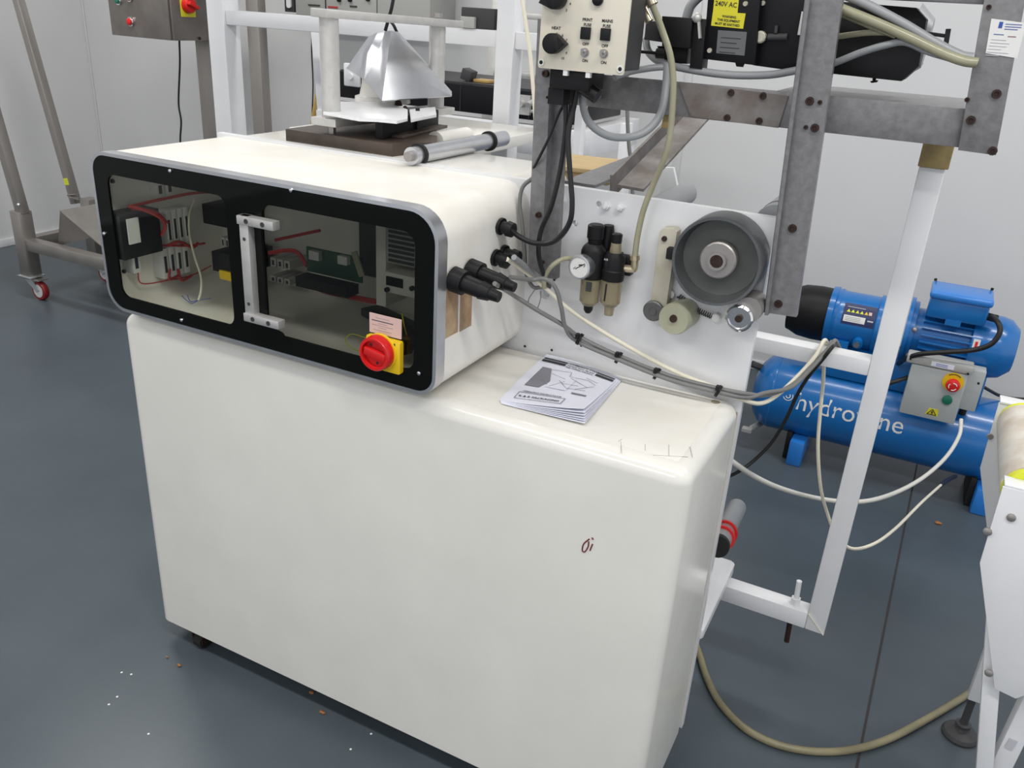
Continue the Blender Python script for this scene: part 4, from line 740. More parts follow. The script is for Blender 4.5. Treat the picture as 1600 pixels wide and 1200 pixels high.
sf2 = thing('lower_shaft', 'grey tube with red rings poking out beside the cabinet near the floor', 'roller', (-.245, 1.75, .50))
sa, sb = Vector((-0.2562,1.6300,0.5458)), Vector((-0.2736,1.9000,0.4804))
sdir = (sb-sa).normalized(); sb = sa+sdir*.32
emit('shaft_tube', G().cyl(sa, sb, .0235, n=24), 'tube', sf2)
emit('end_cap', G().cyl(sa-sdir*.01, sa+sdir*.006, .0255, n=24), 'dark', sf2)
for t in (.052, .095):
    emit('red_ring', G().lathe(sa+sdir*t, sdir, [(0, .024), (0, .029), (.005, .0305), (.01, .029), (.01, .024)], 26), 'red', sf2)
single('wooden_board', G().box(-.86, -.66, 1.86, 2.06, 1.262, 1.272, .001, rot=Matrix.Rotation(.15, 3, 'Z')).box(-.85, -.69, 1.87, 2.04, 1.240, 1.262, .001), 'wood', 'small bare wooden board lying behind the white panel and grey post', 'board')

# ------------------------------------------------------------------ white gantry behind the machine
ga2 = thing('white_gantry', 'white square tube gantry with two uprights and a crossbar behind the machine', 'frame', (-1.8, 2.42, 0))
emit('upright', G().box(-2.44, -2.362, 2.40, 2.478, 0, 2.1, .004), 'white', ga2)
emit('upright', G().box(-1.284, -1.225, 2.40, 2.47, 0, 2.1, .004), 'white', ga2)
emit('crossbar', G().box(-2.362, -1.284, 2.41, 2.46, 1.492, 1.540, .003), 'white', ga2)
emit('foot_rail', G().box(-2.362, -1.284, 2.41, 2.46, .30, .35, .003), 'white', ga2)
emit('crossbar_stub', G().box(-1.225, -.95, 2.41, 2.46, 1.492, 1.540, .003), 'white', ga2)
sj = thing('junction_unit', 'small dark box with a white block on the white crossbar', 'box', (-1.38, 2.43, 1.541))
emit('dark_case', G().box(-1.415, -1.30, 2.415, 2.46, 1.5405, 1.598, .003), 'case', sj)
emit('white_block', G().box(-1.408, -1.36, 2.400, 2.415, 1.5405, 1.572, .002), 'greypanel', sj)
emit('orange_button', G().box(-1.44, -1.425, 2.42, 2.44, 1.5405, 1.547, .001), 'amber', sj)
rk = thing('instrument_cabinet', 'light grey instrument cabinet with dark strips on the back wall above the white crossbar', 'cabinet', ((-2.9004,3.9000,1.5061)[0], 4.1, (-2.9004,3.9000,1.5061)[2]))
kz, k0, k1, k2 = (-2.9004,3.9000,1.5061)[2], (-3.3139,3.9000,1.5302)[0], (-2.7869,3.9000,1.5578)[0], (-2.4630,3.9000,1.5748)[0]
emit('cabinet_body', G().box(k0, k1, 3.9, 4.143, kz, 2.1, .003), 'greypanel', rk)
emit('side_cabinet', G().box(k1+.006, k2, 3.9, 4.143, kz, 2.1, .003), 'greypanel', rk)
emit('slotted_plate', G().box(k0-.075, k0-.01, 3.9, 3.92, kz+.01, 2.0, .001), 'case', rk)
emit('slot_filler', G().prism(rr(k0-.055, k0-.025, kz+.03, 1.95, .012), 'Y', 3.89, 3.9), 'white', rk)
for a, b, mm in (((-3.2254,3.9000,1.5599), (-3.1483,3.9000,1.5637), 'case'), ((-3.0937,3.9000,1.5572), (-3.0309,3.9000,1.5604), 'redwire'), ((-2.9523,3.9000,1.5674), (-2.9073,3.9000,1.5697), 'case')):
    emit('name_strip', G().box(a[0], b[0], 3.896, 3.9, a[2]-.006, a[2]+.002), mm, rk)
for p in ((-3.0175,3.9000,1.5916), (-2.9475,3.9000,1.5950), (-2.8343,3.9000,1.6034)): emit('knob', G().cyl((p[0], 3.9, p[2]), (p[0], 3.885, p[2]), .010, n=12), 'black', rk)
emit('door_gap', G().box((-3.1100,3.9000,1.5718)[0]-.003, (-3.1100,3.9000,1.5718)[0]+.003, 3.897, 3.9, kz, 2.09), 'ink', rk)

# ------------------------------------------------------------------ rear conveyor with black tray on white frame
rc = thing('rear_conveyor', 'long black conveyor tray on a white frame behind the gantry', 'conveyor', (-1.8, 3.25, 0))
emit('black_tray', G().box(-2.36, -1.265, 3.0, 3.5, 1.222, 1.325, .004), 'blackmet', rc)
emit('tray_top', G().box(-2.34, -1.285, 3.02, 3.48, 1.325, 1.330), 'case', rc)
for i in range(6): emit('tray_seam', G().box(-2.2+i*.15, -2.196+i*.15, 2.998, 3.0, 1.225, 1.32), 'ink', rc)
emit('tray_rail', G().box(-2.40, -1.25, 2.98, 3.03, 1.10, 1.205, .003), 'white', rc)
emit('tray_rail', G().box(-1.29, -1.22, 3.03, 3.62, 1.10, 1.205, .003), 'white', rc)
for x, y in ((-2.38, 3.0), (-1.27, 3.0), (-1.25, 3.58)): emit('leg', G().box(x-.025, x+.025, y-.025, y+.025, 0, 1.10, .003), 'white', rc)
emit('bearing_block', G().box(-2.30, -2.22, 2.985, 3.0, 1.27, 1.36, .006).cyl((-2.26, 2.985, 1.31), (-2.26, 2.975, 1.31), .012), 'white', rc)
emit('control_fittings', G().box(-1.52, -1.44, 2.985, 3.0, 1.24, 1.31).cyl((-1.47, 2.985, 1.28), (-1.47, 2.96, 1.28), .012).cyl((-1.43, 2.985, 1.29), (-1.43, 2.95, 1.28), .01).cyl((-1.46, 3.0, 1.25), (-1.40, 2.98, 1.262), .006), 'alumdull', rc)
single('small_dark_box', G().box(-1.78, -1.735, 3.05, 3.10, 1.334, 1.375, .003, rot=Matrix.Rotation(.3, 3, 'Y')), 'case', 'small tilted dark box standing on the black conveyor tray', 'box')
single('orange_part', G().box(-1.73, -1.66, 3.06, 3.12, 1.330, 1.343, .004), 'amber', 'orange part lying on the black tray beside the small dark box', 'part')
single('orange_tool', G().bar((-1.36, 3.06, 1.337), (-1.29, 3.25, 1.337), .03, .014, .003), 'amber', 'orange handled tool on the right end of the black tray', 'tool')
ld = thing('step_ladder', 'aluminium step ladder leaning against the back wall', 'ladder', (-1.87, 3.75, 0))
LA = math.atan2(.30, 1.9)
def lpt(x, z): return (x, 3.62+.28*(z/2.2), z)
emit('stile', G().bar(lpt(-2.02, 0), lpt(-2.035, 2.2), .03, .07, .002, up=(1, 0, 0)), 'alumdull', ld)
emit('stile', G().bar(lpt(-1.66, 0), lpt(-1.66, 2.2), .03, .07, .002, up=(1, 0, 0)), 'alumdull', ld)
for k in range(8):
    zz = .26+.2525*k+.04; p = lpt(-2.01, zz); q = lpt(-1.67, zz)
    emit('tread', G().box(-2.01, -1.67, p[1]-.04, p[1]+.04, zz, zz+.025, .002), 'alumdull', ld)

single('wooden_stick', G().tube([(-2.4385,2.9500,1.0994), (-2.4220,2.9500,1.1637), (-2.4058,2.9500,1.2268)], .013, 10, 2).tube([((-2.4385,2.9500,1.0994)[0], 2.95, 0), (-2.4385,2.9500,1.0994)], .011, 10, 1), 'amber', 'amber coloured wooden stick standing behind the machine table', 'stick')
ws = thing('white_strut', 'white sloping strut left of the aluminium post behind the machine', 'strut', ((-2.1643,2.6500,1.1906)[0], 2.65, 0))
emit('strut_bar', G().bar((-2.1632,2.6500,1.4910), (-2.1452,2.6500,1.2111), .02, .03, .002).bar((-2.1452,2.6500,1.2111), ((-2.1452,2.6500,1.2111)[0], 2.65, 0), .03, .03), 'white', ws)
emit('grey_web', G().prism([(q[0], q[2]) for q in ((-2.1685,2.6600,1.4886), (-2.1421,2.6600,1.4902), (-2.1336,2.6600,1.3301), (-2.1483,2.6600,1.2608))], 'Y', 2.66, 2.67), 'greypanel', ws)
cable('wall_cable', 'thin dark cable hanging down the back wall left of the aluminium post', [((-3.3986,4.1300,1.4351)[0], 4.13, 1.9), (-3.3986,4.1300,1.4351), (-3.4043,4.1300,1.3124), (-3.4030,4.1300,1.1382), (-3.4152,4.1300,0.9758), (-3.4194,4.1300,0.8838), ((-3.4194,4.1300,0.8838)[0], 4.13, .3)], .004, 'blackcable', 'thin cables on the back wall')
cable('wall_cable', 'thin dark cable hanging below the stainless control cabinet', [(-3.6818,3.4200,1.3618), (-3.6944,3.4200,1.2367), (-3.7304,3.4200,1.0413), (-3.7250,3.4200,0.9430), (-3.7484,3.4200,0.8058), ((-3.7484,3.4200,0.8058)[0], 3.42, .5), ((-3.7484,3.4200,0.8058)[0], 3.42, .008)], .005, 'blackcable', 'thin cables on the back wall')
cable('grey_drop_cable', 'grey cable hanging behind the loop of grey conduit', [((-0.8792,2.4000,1.5446)[0], 2.4, 1.9), (-0.8596,2.4000,1.4287), (-0.8499,2.4000,1.3640), (-0.8413,2.4000,1.3086), (-0.8310,2.4000,1.2561), (-0.8195,2.4000,1.2103), (-0.7950,2.4000,1.0758), (-0.7569,2.4000,0.8666)], .006, 'greycable')

# ------------------------------------------------------------------ white frame seen behind the white panel
wf = thing('white_rear_frame', 'white painted frame with plates behind the right part of the machine', 'frame', (-1.0, 2.9, 0))
emit('frame_post', G().box((-1.0799,3.0000,1.1425)[0], (-1.0482,3.0000,1.1464)[0], 3.0, 3.05, 0, 1.25, .003), 'white', wf)
emit('frame_post', G().box((-1.1351,2.7000,1.1684)[0], (-1.1073,2.7000,1.1718)[0], 2.70, 2.74, 0, 1.38, .003), 'white', wf)
emit('sloped_gusset', G().prism([(q[0], q[2]) for q in ((-0.6629,2.2000,1.1295), (-0.5954,2.2000,1.1398), (-0.6351,2.2000,1.2478), (-0.6625,2.2000,1.2442))], 'Y', 2.2, 2.215, .001), 'white', wf)
emit('frame_rail', G().bar((-0.6431,2.2100,1.1309), ((-0.6431,2.2100,1.1309)[0], 2.21, 0), .04, .012), 'white', wf)

# ------------------------------------------------------------------ stainless control cabinet on posts
sc = thing('stainless_cabinet', 'stainless steel control cabinet with red buttons on a post by the back wall', 'control cabinet', (-3.62, 3.5, 0))
SX0, SX1 = -4.021, -3.589
emit('cabinet_body', G().box(SX0, SX1, 3.302, 3.55, 1.357, 1.95, .003), 'inoxdark', sc)
emit('cabinet_door', G().box(SX0, SX1-.012, 3.29, 3.301, 1.357, 1.95, .003), 'inoxdark', sc)
def btn(p, d, r, m, nm='push_button', parent=sc):
    b = emit(nm, G().lathe(p, d, [(0, r*1.25), (.008, r*1.25), (.008, r*.95), (.012, r*.9)], 18), 'chrome', parent)
    d = Vector(d).normalized(); emit('button_cap', G().lathe(Vector(p)+d*.006, d, [(0, r*.9), (.012, r*.85), (.015, r*.6)], 18), m, b); return b
btn((-3.8685,3.2900,1.4282), (0, -1, 0), .019, 'red'); btn((-3.9393,3.2900,1.5230), (0, -1, 0), .017, 'green'); btn((-3.8579,3.2900,1.5417), (0, -1, 0), .017, 'red')
ipz, ipy = (-3.5890,3.4032,1.5233)[2], (-3.5890,3.4032,1.5233)[1]
q = emit('yellow_plate', G().box(SX1, SX1+.004, ipy-.045, ipy+.05, ipz-.055, ipz+.055, .001), 'yellowlab', sc)
emit('red_isolator', G().lathe((SX1+.003, ipy, ipz), (1, 0, 0), [(0, .04), (.025, .036), (.03, .03)], 20).bar((SX1+.04, ipy-.03, ipz+.012), (SX1+.04, ipy+.03, ipz-.012), .016, .03, .002, up=(1, 0, 0)), 'red', sc)
emit('cabinet_screw', G().sphere((-3.5870,3.4675,1.3681), .008, 8), 'dark', sc)
emit('post', G().box(-3.72, -3.60, 3.56, 3.68, 0, 1.9, .004), 'inox', sc)
sp2 = thing('stainless_post', 'second stainless steel post right of the white gantry upright', 'post', (-3.24, 3.56, 0))
emit('post_tube', G().box(-3.292, -3.215, 3.5, 3.56, 0, 2.2, .004), 'inox', sp2)
emit('base_plate', G().box(-3.34, -3.15, 3.45, 3.65, 0, .01, .002), 'inox', sp2)

# ------------------------------------------------------------------ stainless trolley on castors
tro = thing('stainless_trolley', 'stainless steel trolley with leaning poles and sloping tray on castors at left', 'trolley', (-4.0, 3.0, 0))
PX, PY = -4.285, 2.80
def sqpost(x, y, z0, z1, w=.05, nm='corner_post'): return emit(nm, G().box(x-w/2, x+w/2, y-w/2, y+w/2, z0, z1, .003), 'inox', tro)
sqpost(PX, PY, .13, .48, .075); sqpost(PX, 3.22, .13, .48, .075); sqpost(-3.3, PY, .13, .34, .06); sqpost(-3.3, 3.22, .13, .34, .06)
emit('long_rail', G().box(PX, -3.3, PY-.03, PY+.03, .275, .335, .003), 'inox', tro)
emit('long_rail', G().box(PX, -3.3, 3.19, 3.25, .275, .335, .003), 'inox', tro)
emit('end_rail', G().box(PX-.03, PX+.03, PY, 3.2, .275, .335, .003), 'inox', tro)
emit('end_rail', G().box(-3.33, -3.27, PY, 3.2, .275, .335, .003), 'inox', tro)
p1a, p1b = Vector((-4.2673,2.8000,0.4658)), Vector((-4.3392,2.8000,0.8692)); p1c = p1a+(p1b-p1a)*3.0
pole1 = emit('leaning_pole', G().bar(p1a, p1c, .05, .05, .003, up=(0, 1, 0)), 'inox', tro)
p2a, p2b = Vector((-4.4066,3.2200,0.4320)), Vector((-4.6270,3.2200,1.4905)); p2c = p2a+(p2b-p2a)*1.3
pole2 = emit('leaning_pole', G().bar(p2a, p2c, .045, .045, .003, up=(0, 1, 0)), 'inox', tro)
emit('yellow_tag', G().bar(p2a.lerp(p2b, .10)+Vector((0, -.024, 0)), p2a.lerp(p2b, .135)+Vector((0, -.024, 0)), .002, .035, up=(1, 0, 0)), 'lime', pole2)
emit('tee_handle', G().cyl((-4.4268,3.1900,0.4814), (-4.3596,3.1900,0.4947), .006).box(-4.42, -4.33, 3.185, 3.2, .468, .48), 'inox', pole2)
emit('hinge_bolt', G().sphere((-4.2455,2.7700,0.5211), .010, 10), 'chrome', pole1)
# sloping tray
T = [(-4.1100,2.9000,0.4899), (-3.8231,2.9000,0.3425), ((-3.8231,2.9000,0.3425)[0]+.25, 2.9, (-3.8231,2.9000,0.3425)[2]-.08), ((-3.8231,2.9000,0.3425)[0]+.25, 3.3, (-3.8231,2.9000,0.3425)[2]-.08)]
tA = Vector((-4.0391,2.8500,0.5091)); tB = Vector((-3.7342,2.8500,0.3614)); tE = tB+(tB-tA)*1.2
tr_ = emit('sloping_tray', G().sheet([[tA, tA+Vector((0, .45, .0))], [tE, tE+Vector((0, .45, 0))]], .003), 'inox', tro)
emit('tray_side', G().prism([(q[0], q[2]) for q in (tA-Vector((0, 0, .003)), tB-Vector((0, 0, .003)), (-3.8359,2.8500,0.3977), (-4.1001,2.8500,0.3120))], 'Y', 2.852, 2.856), 'inoxdark', tro)
def castor(x, y, brake=True):
    c = emit('castor', G().box(x-.05, x+.05, y-.045, y+.045, .123, .131, .002).cyl((x, y, .105), (x, y, .123), .03, n=16)
        .prism([(x-.03, .107), (x+.035, .107), (x+.07, .06), (x+.05, .045)], 'Y', y-.024, y-.020).prism([(x-.03, .107), (x+.035, .107), (x+.07, .06), (x+.05, .045)], 'Y', y+.020, y+.024), 'zinc', tro)
    emit('tyre', G().lathe((x+.055, y-.016, .052), (0, 1, 0), [(0, .038), (0, .048), (.006, .052), (.026, .052), (.032, .048), (.032, .038)], 26), 'redwheel', c)
    emit('wheel_core', G().lathe((x+.055, y-.018, .052), (0, 1, 0), [(0, .012), (.0, .036), (.036, .036), (.036, .012)], 22), 'wheelcore', c)
    if brake: emit('brake_lever', G().box(x-.09, x+.09, y-.03, y+.03, .112, .118, .002), 'inox', c)
castor(PX, PY); castor(PX, 3.22, False); castor(-3.3, PY); castor(-3.3, 3.22, False)

# ------------------------------------------------------------------ compressor
co = thing('air_compressor', 'blue horizontal tank air compressor with ribbed motor on top by the back wall', 'compressor', (-.02, 3.35, 0))
TY, TZ, TR = 3.35, .236, .152
TX0, TX1 = -.50, .62
emit('tank', G().lathe((TX0, TY, TZ), (1, 0, 0), [(0, .02), (.004, .06), (.018, .105), (.045, .138), (.08, TR), (TX1-TX0-.08, TR), (TX1-TX0-.045, .138), (TX1-TX0-.018, .105), (TX1-TX0-.004, .06), (TX1-TX0, .02)], 48), 'blue', co)
emit('weld_ring', G().lathe((TX0+.085, TY, TZ), (1, 0, 0), [(0, TR), (.002, TR+.0015), (.006, TR+.0015), (.008, TR)], 48), 'blue', co)
for x in (-.275, .395):
    emit('foot', G().box(x-.028, x+.028, 3.19, 3.51, 0, .105, .006), 'bluelight', co)
    emit('rubber_pad', G().box(x-.05, x-.029, 3.24, 3.46, 0, .12, .004), 'dark', co)
# logo: white lettering wrapped onto the tank
def wrap(x0, ang0):
    def fn(x, y, zz):
        t = ang0+y/TR
        rr__ = TR+.0012
        return Vector((x0+x, TY-rr__*math.cos(t), TZ+rr__*math.sin(t)))
    return fn
h0 = (-0.3106,3.2100,0.2403)
ang = math.asin(max(-1, min(1, (h0[2]-TZ)/TR)))
text('lettering', 'hydrovane', None, XD, YD, .098, 'label', co, 0, 'LEFT', .95, fn=wrap(h0[0]-.003, ang), font_off=0)
def arc_mark(r0, r1, a0, a1):
    g = G(); f = wrap((-0.3458,3.2100,0.2836)[0], math.asin(((-0.3458,3.2100,0.2836)[2]-TZ)/TR)); N = 14
    P = [[f(r*math.cos(math.radians(a0+(a1-a0)*i/N)), r*math.sin(math.radians(a0+(a1-a0)*i/N)), 0) for r in (r0, r1)] for i in range(N+1)]
    vs = [[g.bm.verts.new(p) for p in q] for q in P]
    for i in range(N): g.bm.faces.new((vs[i][0], vs[i+1][0], vs[i+1][1], vs[i][1]))
    return g
emit('emblem_arc', arc_mark(.016, .019, -160, 30), 'label', co, fix=False); emit('emblem_arc', arc_mark(.006, .0095, -180, 60), 'label', co, fix=False)
emit('drain_valve', G().cyl((-.44, TY-.02, .09), (-.47, TY-.10, .085), .012, n=10).box(-.50, -.46, TY-.13, TY-.10, .078, .092), 'alumdull', co)
emit('safety_valve', G().cyl((TX0+.02, TY-.03, .33), (TX0-.02, TY-.05, .345), .014, n=10), 'case', co)
AZ, AR = .592, .108
emit('saddle', G().box(-.25, .30, 3.27, 3.43, .375, .50, .006), 'blue', co)
ax = (-0.2646,3.2800,0.6197)[0]-.012
emit('intake_cap', G().lathe((ax-.145, TY, AZ), (1, 0, 0), [(0, .045), (0, .082), (.012, .086), (.045, .100), (.10, .105), (.145, .104)], 36), 'black', co)
emit('air_end', G().lathe((ax, TY, AZ), (1, 0, 0), [(0, .112), (.02, .114), (.024, .108), (.035, .110), (.045, .104), (.17, .104), (.175, .112), (.19, .112), (.195, .108), (.205, .108), (.208, .116), (.225, .116), (.228, .06)], 40), 'blue', co)
emit('plug_boss', G().cyl((ax+.13, TY-.095, AZ-.05), (ax+.13, TY-.120, AZ-.055), .018, n=20).box(ax+.05, ax+.10, TY-.112, TY-.08, AZ-.09, AZ-.06), 'blue', co)
emit('chrome_plug', G().cyl((ax+.128, TY-.119, AZ-.055), (ax+.128, TY-.126, AZ-.056), .011, n=12), 'chrome', co)
def wrapA(x0, z0):
    def fn(x, y, zz=0, rad=.1050):
        t = math.asin(max(-1, min(1, (z0-AZ)/.104)))+y/.104
        return Vector((x0+x, TY-rad*math.cos(t), AZ+rad*math.sin(t)))
    return fn
fA = wrapA(ax+.055, AZ+.01)
def patch(name, x0, x1, y0, y1, rad, m, par=co):
    g = G(); N = 8; vs = [[g.bm.verts.new(fA(x0+(x1-x0)*i/2, y0+(y1-y0)*j/N, 0, rad)) for j in range(N+1)] for i in range(3)]
    for i in range(2):
        for j in range(N): g.bm.faces.new((vs[i][j], vs[i+1][j], vs[i+1][j+1], vs[i][j+1]))
    return emit(name, g, m, par, fix=False, angle=80)
nl = patch('navy_label', 0, .115, .0, .082, .1046, 'navy')
patch('white_label', .006, .082, .010, .034, .1051, 'label')
for k in range(5):
    g = G(); x = .012+k*.0155; g.bm.faces.new([g.bm.verts.new(fA(x, .046, 0, .1052)), g.bm.verts.new(fA(x+.013, .046, 0, .1052)), g.bm.verts.new(fA(x+.0065, .058, 0, .1052))])
    emit('warning_triangle', g, 'lime' if k < 4 else 'yellow', co, fix=False)
patch('red_symbol', .089, .100, .046, .058, .1052, 'pink'); patch('print_line', .012, .075, .066, .068, .1052, 'inkpale'); patch('print_line', .09, .11, .022, .027, .1052, 'inkpale')
for yy in (.015, .021, .027): patch('print_line', .012, .066, yy, yy+.0015, .1055, 'inkgrey')
mx = (0.0180,3.2500,0.6143)[0]
mo = emit('motor_flange', G().lathe((mx-.02, TY, AZ), (1, 0, 0), [(0, .08), (0, .125), (.014, .125), (.014, .112), (.03, .112), (.03, .09)], 36), 'blue', co)
for t in (-.6, .35): emit('flange_bolt', G().sphere((mx+.012, TY-.112*math.cos(t), AZ+.112*math.sin(t)+.0), .010, 8), 'hub', mo)
emit('motor_core', G().lathe((mx, TY, AZ), (1, 0, 0), [(0, .09), (.22, .09)], 32), 'blue', co)
for i in range(26):
    t = 2*math.pi*i/26; c_, s_ = math.cos(t), math.sin(t)
    p = Vector((mx+.035, TY-.098*c_, AZ+.098*s_)); q = Vector((mx+.205, TY-.098*c_, AZ+.098*s_))
    emit('cooling_fin', G().bar(p, q, .022, .005, up=(0, s_, c_)), 'blue', co)
emit('fan_cowl', G().lathe((mx+.195, TY, AZ), (1, 0, 0), [(0, .104), (.004, .112), (.09, .113), (.12, .106), (.15, .078), (.152, .04)], 36), 'blue', co)
emit('arrow_label', G().bar((mx+.215, TY-.108, AZ+.048), (mx+.215, TY-.114, AZ+.005), .022, .002, up=(0, -1, .3)), 'label', co)
emit('red_arrow', G().bar((mx+.215, TY-.1105, AZ+.040), (mx+.215, TY-.1155, AZ+.015), .008, .002, up=(0, -1, .3)), 'red', co)
tbx = emit('terminal_box', G().box(mx+.035, mx+.225, 3.24, 3.40, AZ+.095, AZ+.168, .008).box(mx+.10, mx+.15, 3.235, 3.25, AZ+.08, AZ+.10), 'blue', co)
emit('terminal_lid', G().box(mx+.03, mx+.232, 3.232, 3.40, AZ+.165, AZ+.192, .010, 3), 'bluelight', co)
for x in (mx+.038, mx+.224): emit('lid_screw', G().cyl((x, 3.39, AZ+.192), (x, 3.39, AZ+.20), .005, n=8), 'dark', tbx)
emit('terminal_gland', G().cyl((mx+.225, 3.26, AZ+.13), (mx+.255, 3.25, AZ+.13), .014, n=12), 'black', co)
cable('motor_cable', 'black cable curving from the blue terminal box across the ribbed motor', [(0.2514,3.2000,0.7419), (0.2727,3.1600,0.7328), (0.2830,3.1400,0.7068), (0.2668,3.1300,0.6649), (0.2201,3.1300,0.6331), (0.1458,3.1200,0.6119), (0.0701,3.1200,0.5869), (0.0267,3.1500,0.5496), (0.0070,3.2500,0.4910)], .009, 'blackcable')
cable('mains_lead', 'short black lead running right from the grey switch box', [(0.2976,3.3000,0.4538), (0.3303,3.3500,0.4257), (0.3676,3.4000,0.3983), (0.4177,3.5000,0.3626), (0.4930,3.6000,0.3385)], .006, 'blackcable', 'black leads at the switch box')
cable('mains_lead', 'short black lead entering the left of the grey switch box from the upright', [(-0.0092,3.1000,0.4617), (0.0226,3.1200,0.4749), (0.0581,3.1600,0.4844)], .008, 'blackcable', 'black leads at the switch box')
sw = thing('starter_box', 'light grey starter box with red emergency stop and green button on the blue tank', 'switch box', (0.1673,3.1500,0.3477))
bx0, bz0 = (0.0708,3.1300,0.3548), (0.2241,3.1300,0.3490)
q4 = [(q[0], q[2]) for q in ((0.0625,3.1300,0.3628), (0.2177,3.1300,0.3497), (0.2399,3.1300,0.5310), (0.0515,3.1300,0.5305))]
X0, X1 = (0.0521,3.1300,0.4638)[0]-.004, (0.2285,3.1300,0.4477)[0]+.002
Z0, Z1 = (0.1465,3.1300,0.3501)[2], (0.1419,3.1300,0.5429)[2]
emit('box_front', G().box(X0, X1, 3.13, 3.18, Z0, Z1, .006), 'boxgrey', sw)
emit('box_body', G().box(X0+.02, X1+.055, 3.18, 3.24, Z0+.045, Z1+.005, .004), 'boxgrey', sw)
bt = emit('top_strip', G().box(X0-.02, X1+.01, 3.125, 3.19, Z1+.001, Z1+.032, .006), 'greypanel', sw)
emit('maker_label', G().box(X0+.06, X1-.05, 3.1235, 3.125, Z1+.008, Z1+.025), 'paper', bt)
for dz in (.012, .018): emit('print_line', G().box(X0+.075, X1-.07, 3.1228, 3.1235, Z1+dz, Z1+dz+.0018), 'inkblue', bt)
ep = (0.1907,3.1200,0.5028)
yr_ = emit('yellow_ring', G().cyl((ep[0]-.001, 3.131, ep[2]+.004), (ep[0]-.001, 3.126, ep[2]+.004), .034, n=30), 'yellow', sw)
N = 9
g = G()
for i in range(N):
    a1, a2 = math.radians(50+80*i/N), math.radians(50+80*(i+.7)/N)
    g.bar((ep[0]-.001+.029*math.cos(a1), 3.1255, ep[2]+.004+.029*math.sin(a1)), (ep[0]-.001+.029*math.cos(a2), 3.1255, ep[2]+.004+.029*math.sin(a2)), .001, .004, up=(0, 0, 1))
emit('ring_lettering', g, 'ink', yr_)
es = emit('stop_button', G().lathe((ep[0], 3.127, ep[2]), (0, -1, 0), [(0, .014), (.014, .014), (.014, .022), (.022, .0235), (.032, .021), (.036, .012)], 28), 'red', sw)
for a0_ in (20, 140, 260): 
    f = lambda a: (ep[0]+.013*math.cos(math.radians(a)), 3.0900, ep[2]+.013*math.sin(math.radians(a)))
    emit('white_arrow', G().tube([f(a0_), f(a0_+35), f(a0_+75)], .0016, 5, 3), 'label', es)
gp = (0.1878,3.1250,0.4388)
emit('start_button', G().lathe((gp[0], 3.131, gp[2]), (0, -1, 0), [(0, .0165), (.01, .0165), (.012, .012)], 22), 'green', sw)
vp = (0.1524,3.1250,0.3792)
wt = emit('warning_label', G().prism([(vp[0]-.021, vp[2]-.011), (vp[0]+.021, vp[2]-.011), (vp[0]+.018, vp[2]+.014), (vp[0]-.012, vp[2]+.014)], 'Y', 3.1285, 3.13), 'yellowlab', sw)
g = G()
for a, b in (((-.015, -.008), (0, .012)), ((0, .012), (.015, -.008)), ((.015, -.008), (-.015, -.008)), ((.002, .006), (-.003, 0)), ((-.003, 0), (.003, 0)), ((.003, 0), (-.001, -.006))):
    g.bar((vp[0]+a[0], 3.128, vp[2]+a[1]), (vp[0]+b[0], 3.128, vp[2]+b[1]), .001, .0024)
emit('warning_triangle', g, 'ink', wt)
for a, b in ((X0-.008, Z1+.018), (X1-.004, Z1+.006), (X1+.035, Z1-.02)): emit('box_screw', G().cyl((a, 3.12, b), (a, 3.127, b), .004, n=8), 'dark', sw)
emit('bottom_gland', G().cyl((X1+.02, 3.2, Z0+.045), (X1+.02, 3.2, Z0+.02), .012, n=10), 'black', sw)

# ------------------------------------------------------------------ white belt conveyor at the right edge
cv = thing('belt_conveyor', 'white belt conveyor with hexagonal side plates and adjustable feet at the right edge', 'conveyor', (.6, 1.75, 0))
YN, YFAR = 1.531, 1.94
def side(yy, y2): return [(q[0], q[2]) for q in ((0.2123,1.5310,0.8984), (0.2167,1.5310,0.7400), (0.3054,1.5310,0.4896), (0.3425,1.5310,0.4829))]
s0 = side(0, 0)
hexp = s0+[(s0[3][0]+.10, s0[3][1]+.12), (1.2, s0[3][1]+.16), (1.2, s0[0][1])]
npl = emit('side_plate', G().prism(hexp, 'Y', YN, YN+.004, .0006), 'white', cv)
emit('plate_lip', G().box(s0[0][0]+.002, 1.2, YN+.001, YN+.040, s0[0][1]-.001, s0[0][1]+.004, .001), 'white', cv)
fpl = emit('side_plate', G().prism(hexp, 'Y', YFAR, YFAR+.004, .0006), 'white', cv)
emit('plate_lip', G().box(s0[0][0]+.002, 1.2, YFAR-.002, YFAR+.04, s0[0][1]-.001, s0[0][1]+.004, .001), 'white', cv)
emit('end_strip', G().bar((s0[0][0]-.001, 1.80, s0[0][1]-.03), (s0[0][0]+.0-.0, 1.80, s0[0][1]-.20), .28, .003, up=(1, 0, 0)), 'white', cv) if False else None
RX, RZ, RB = s0[0][0]+.048, s0[0][1]-.022, .046
emit('belt', G().lathe((RX, YN+.055, RZ), (0, 1, 0), [(0, RB), (YFAR-YN-.10, RB)], 36).box(RX, 1.2, YN+.055, YFAR-.045, RZ+RB-.004, RZ+RB-.0003), 'belt', cv)
for y in (YN+.038, YFAR-.045): emit('guide_strip', G().lathe((RX, y, RZ), (0, 1, 0), [(0, RB-.002), (.017, RB-.002)], 32).box(RX, 1.2, y, y+.017, RZ+RB-.008, RZ+RB-.002), 'lime', cv)
emit('roller_axle', G().cyl((RX, YN+.005, RZ), (RX, YFAR, RZ), .010, n=12), 'dark', cv)
for p, par in (((0.2392,1.5290,0.8452), npl), ((0.2121,1.5290,0.8065), npl), ((0.2879,1.5290,0.5200), npl)):
    emit('plate_bolt', G().lathe((p[0], YN+.001, p[2]), (0, -1, 0), [(0, .0075), (.004, .0075), (.006, .004)], 10), 'hub', par)
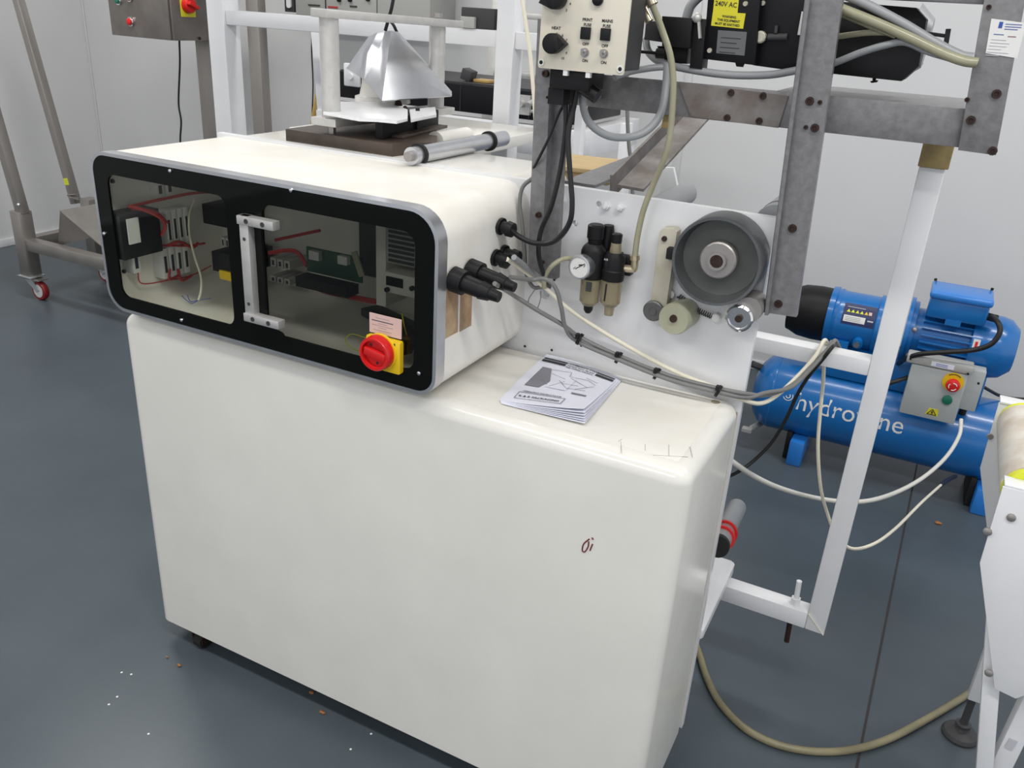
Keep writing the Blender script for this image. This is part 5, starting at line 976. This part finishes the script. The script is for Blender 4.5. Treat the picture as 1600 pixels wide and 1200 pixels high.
emit('plate_bolt', G().lathe(((0.2162,1.9400,0.8186)[0], YFAR+.001, (0.2162,1.9400,0.8186)[2]), (0, -1, 0), [(0, .007), (.005, .006)], 10), 'hub', fpl)
emit('near_leg', G().bar((0.3580,1.5600,0.1987), (0.2719,1.5600,0.6286), .03, .03, .003, up=(0, 1, 0)), 'white', cv)
br = emit('diagonal_brace', G().bar((0.3679,1.6000,0.1408), (0.3869,1.6000,0.5371), .036, .034, .003, up=(0, 1, 0)), 'white', cv)
emit('blue_smear', G().bar((0.3730,1.5810,0.3271), (0.3754,1.5810,0.3521), .001, .014), 'inkpale', br)
emit('far_leg', G().box(.345, .375, 1.955, 1.985, .125, .66, .003), 'white', cv)
def foot(x, y):
    f_ = emit('adjustable_foot', G().lathe((x, y, 0), (0, 0, 1), [(0, .042), (.006, .043), (.014, .038), (.022, .018), (.030, .013), (.032, .018), (.040, .018), (.042, .010), (.046, .009), (.12, .009)], 30), 'case', cv)
foot(.358, 1.972); foot(.36, YN+.03)
foot(1.1, 1.97); foot(1.1, YN+.026)
for y in (YN+.026, 1.97): emit('rear_leg', G().box(1.08, 1.12, y-.018, y+.018, .09, .7, .003), 'white', cv)

# ------------------------------------------------------------------ crumbs on the floor
for i, (p, s, t) in enumerate((((0.2674,3.0408,0.0020), .013, 'orange crumb on the floor in front of the blue tank foot'), ((-1.4628,1.1660,0.0020), .007, 'brown crumb on the floor left of the cabinet corner'), ((-1.0467,1.2251,0.0020), .008, 'brown crumb on the floor just under the cabinet front edge'), ((-1.1113,1.2630,0.0020), .007, 'reddish crumb half hidden below the cabinet front'), ((-1.5125,1.1719,0.0020), .004, 'tiny brown crumb farthest left of the cabinet corner'))):
    g = G().sphere((p[0], p[1], .004), s, 8, (1, .6, .35))
    for v in g.bm.verts: v.co += Vector((random.uniform(-1, 1), random.uniform(-1, 1), random.uniform(0, .5)))*s*.18; v.co.z = max(v.co.z, .0005)
    single('floor_crumb', g, 'crumb', t, 'crumb', 'crumbs on the floor')
for p in ((-1.5687,1.0771,0.0010), (-1.5429,1.0846,0.0010), (-1.5103,1.0148,0.0010), (-1.5067,0.9878,0.0010), (-0.9080,1.2335,0.0010), (-1.3539,0.9716,0.0010), (-0.9220,1.1722,0.0010)):
    emit('paint_speck', G().lathe((p[0], p[1], 0), (0, 0, 1), [(0, .003), (.0006, .002)], 7), 'label', fl)
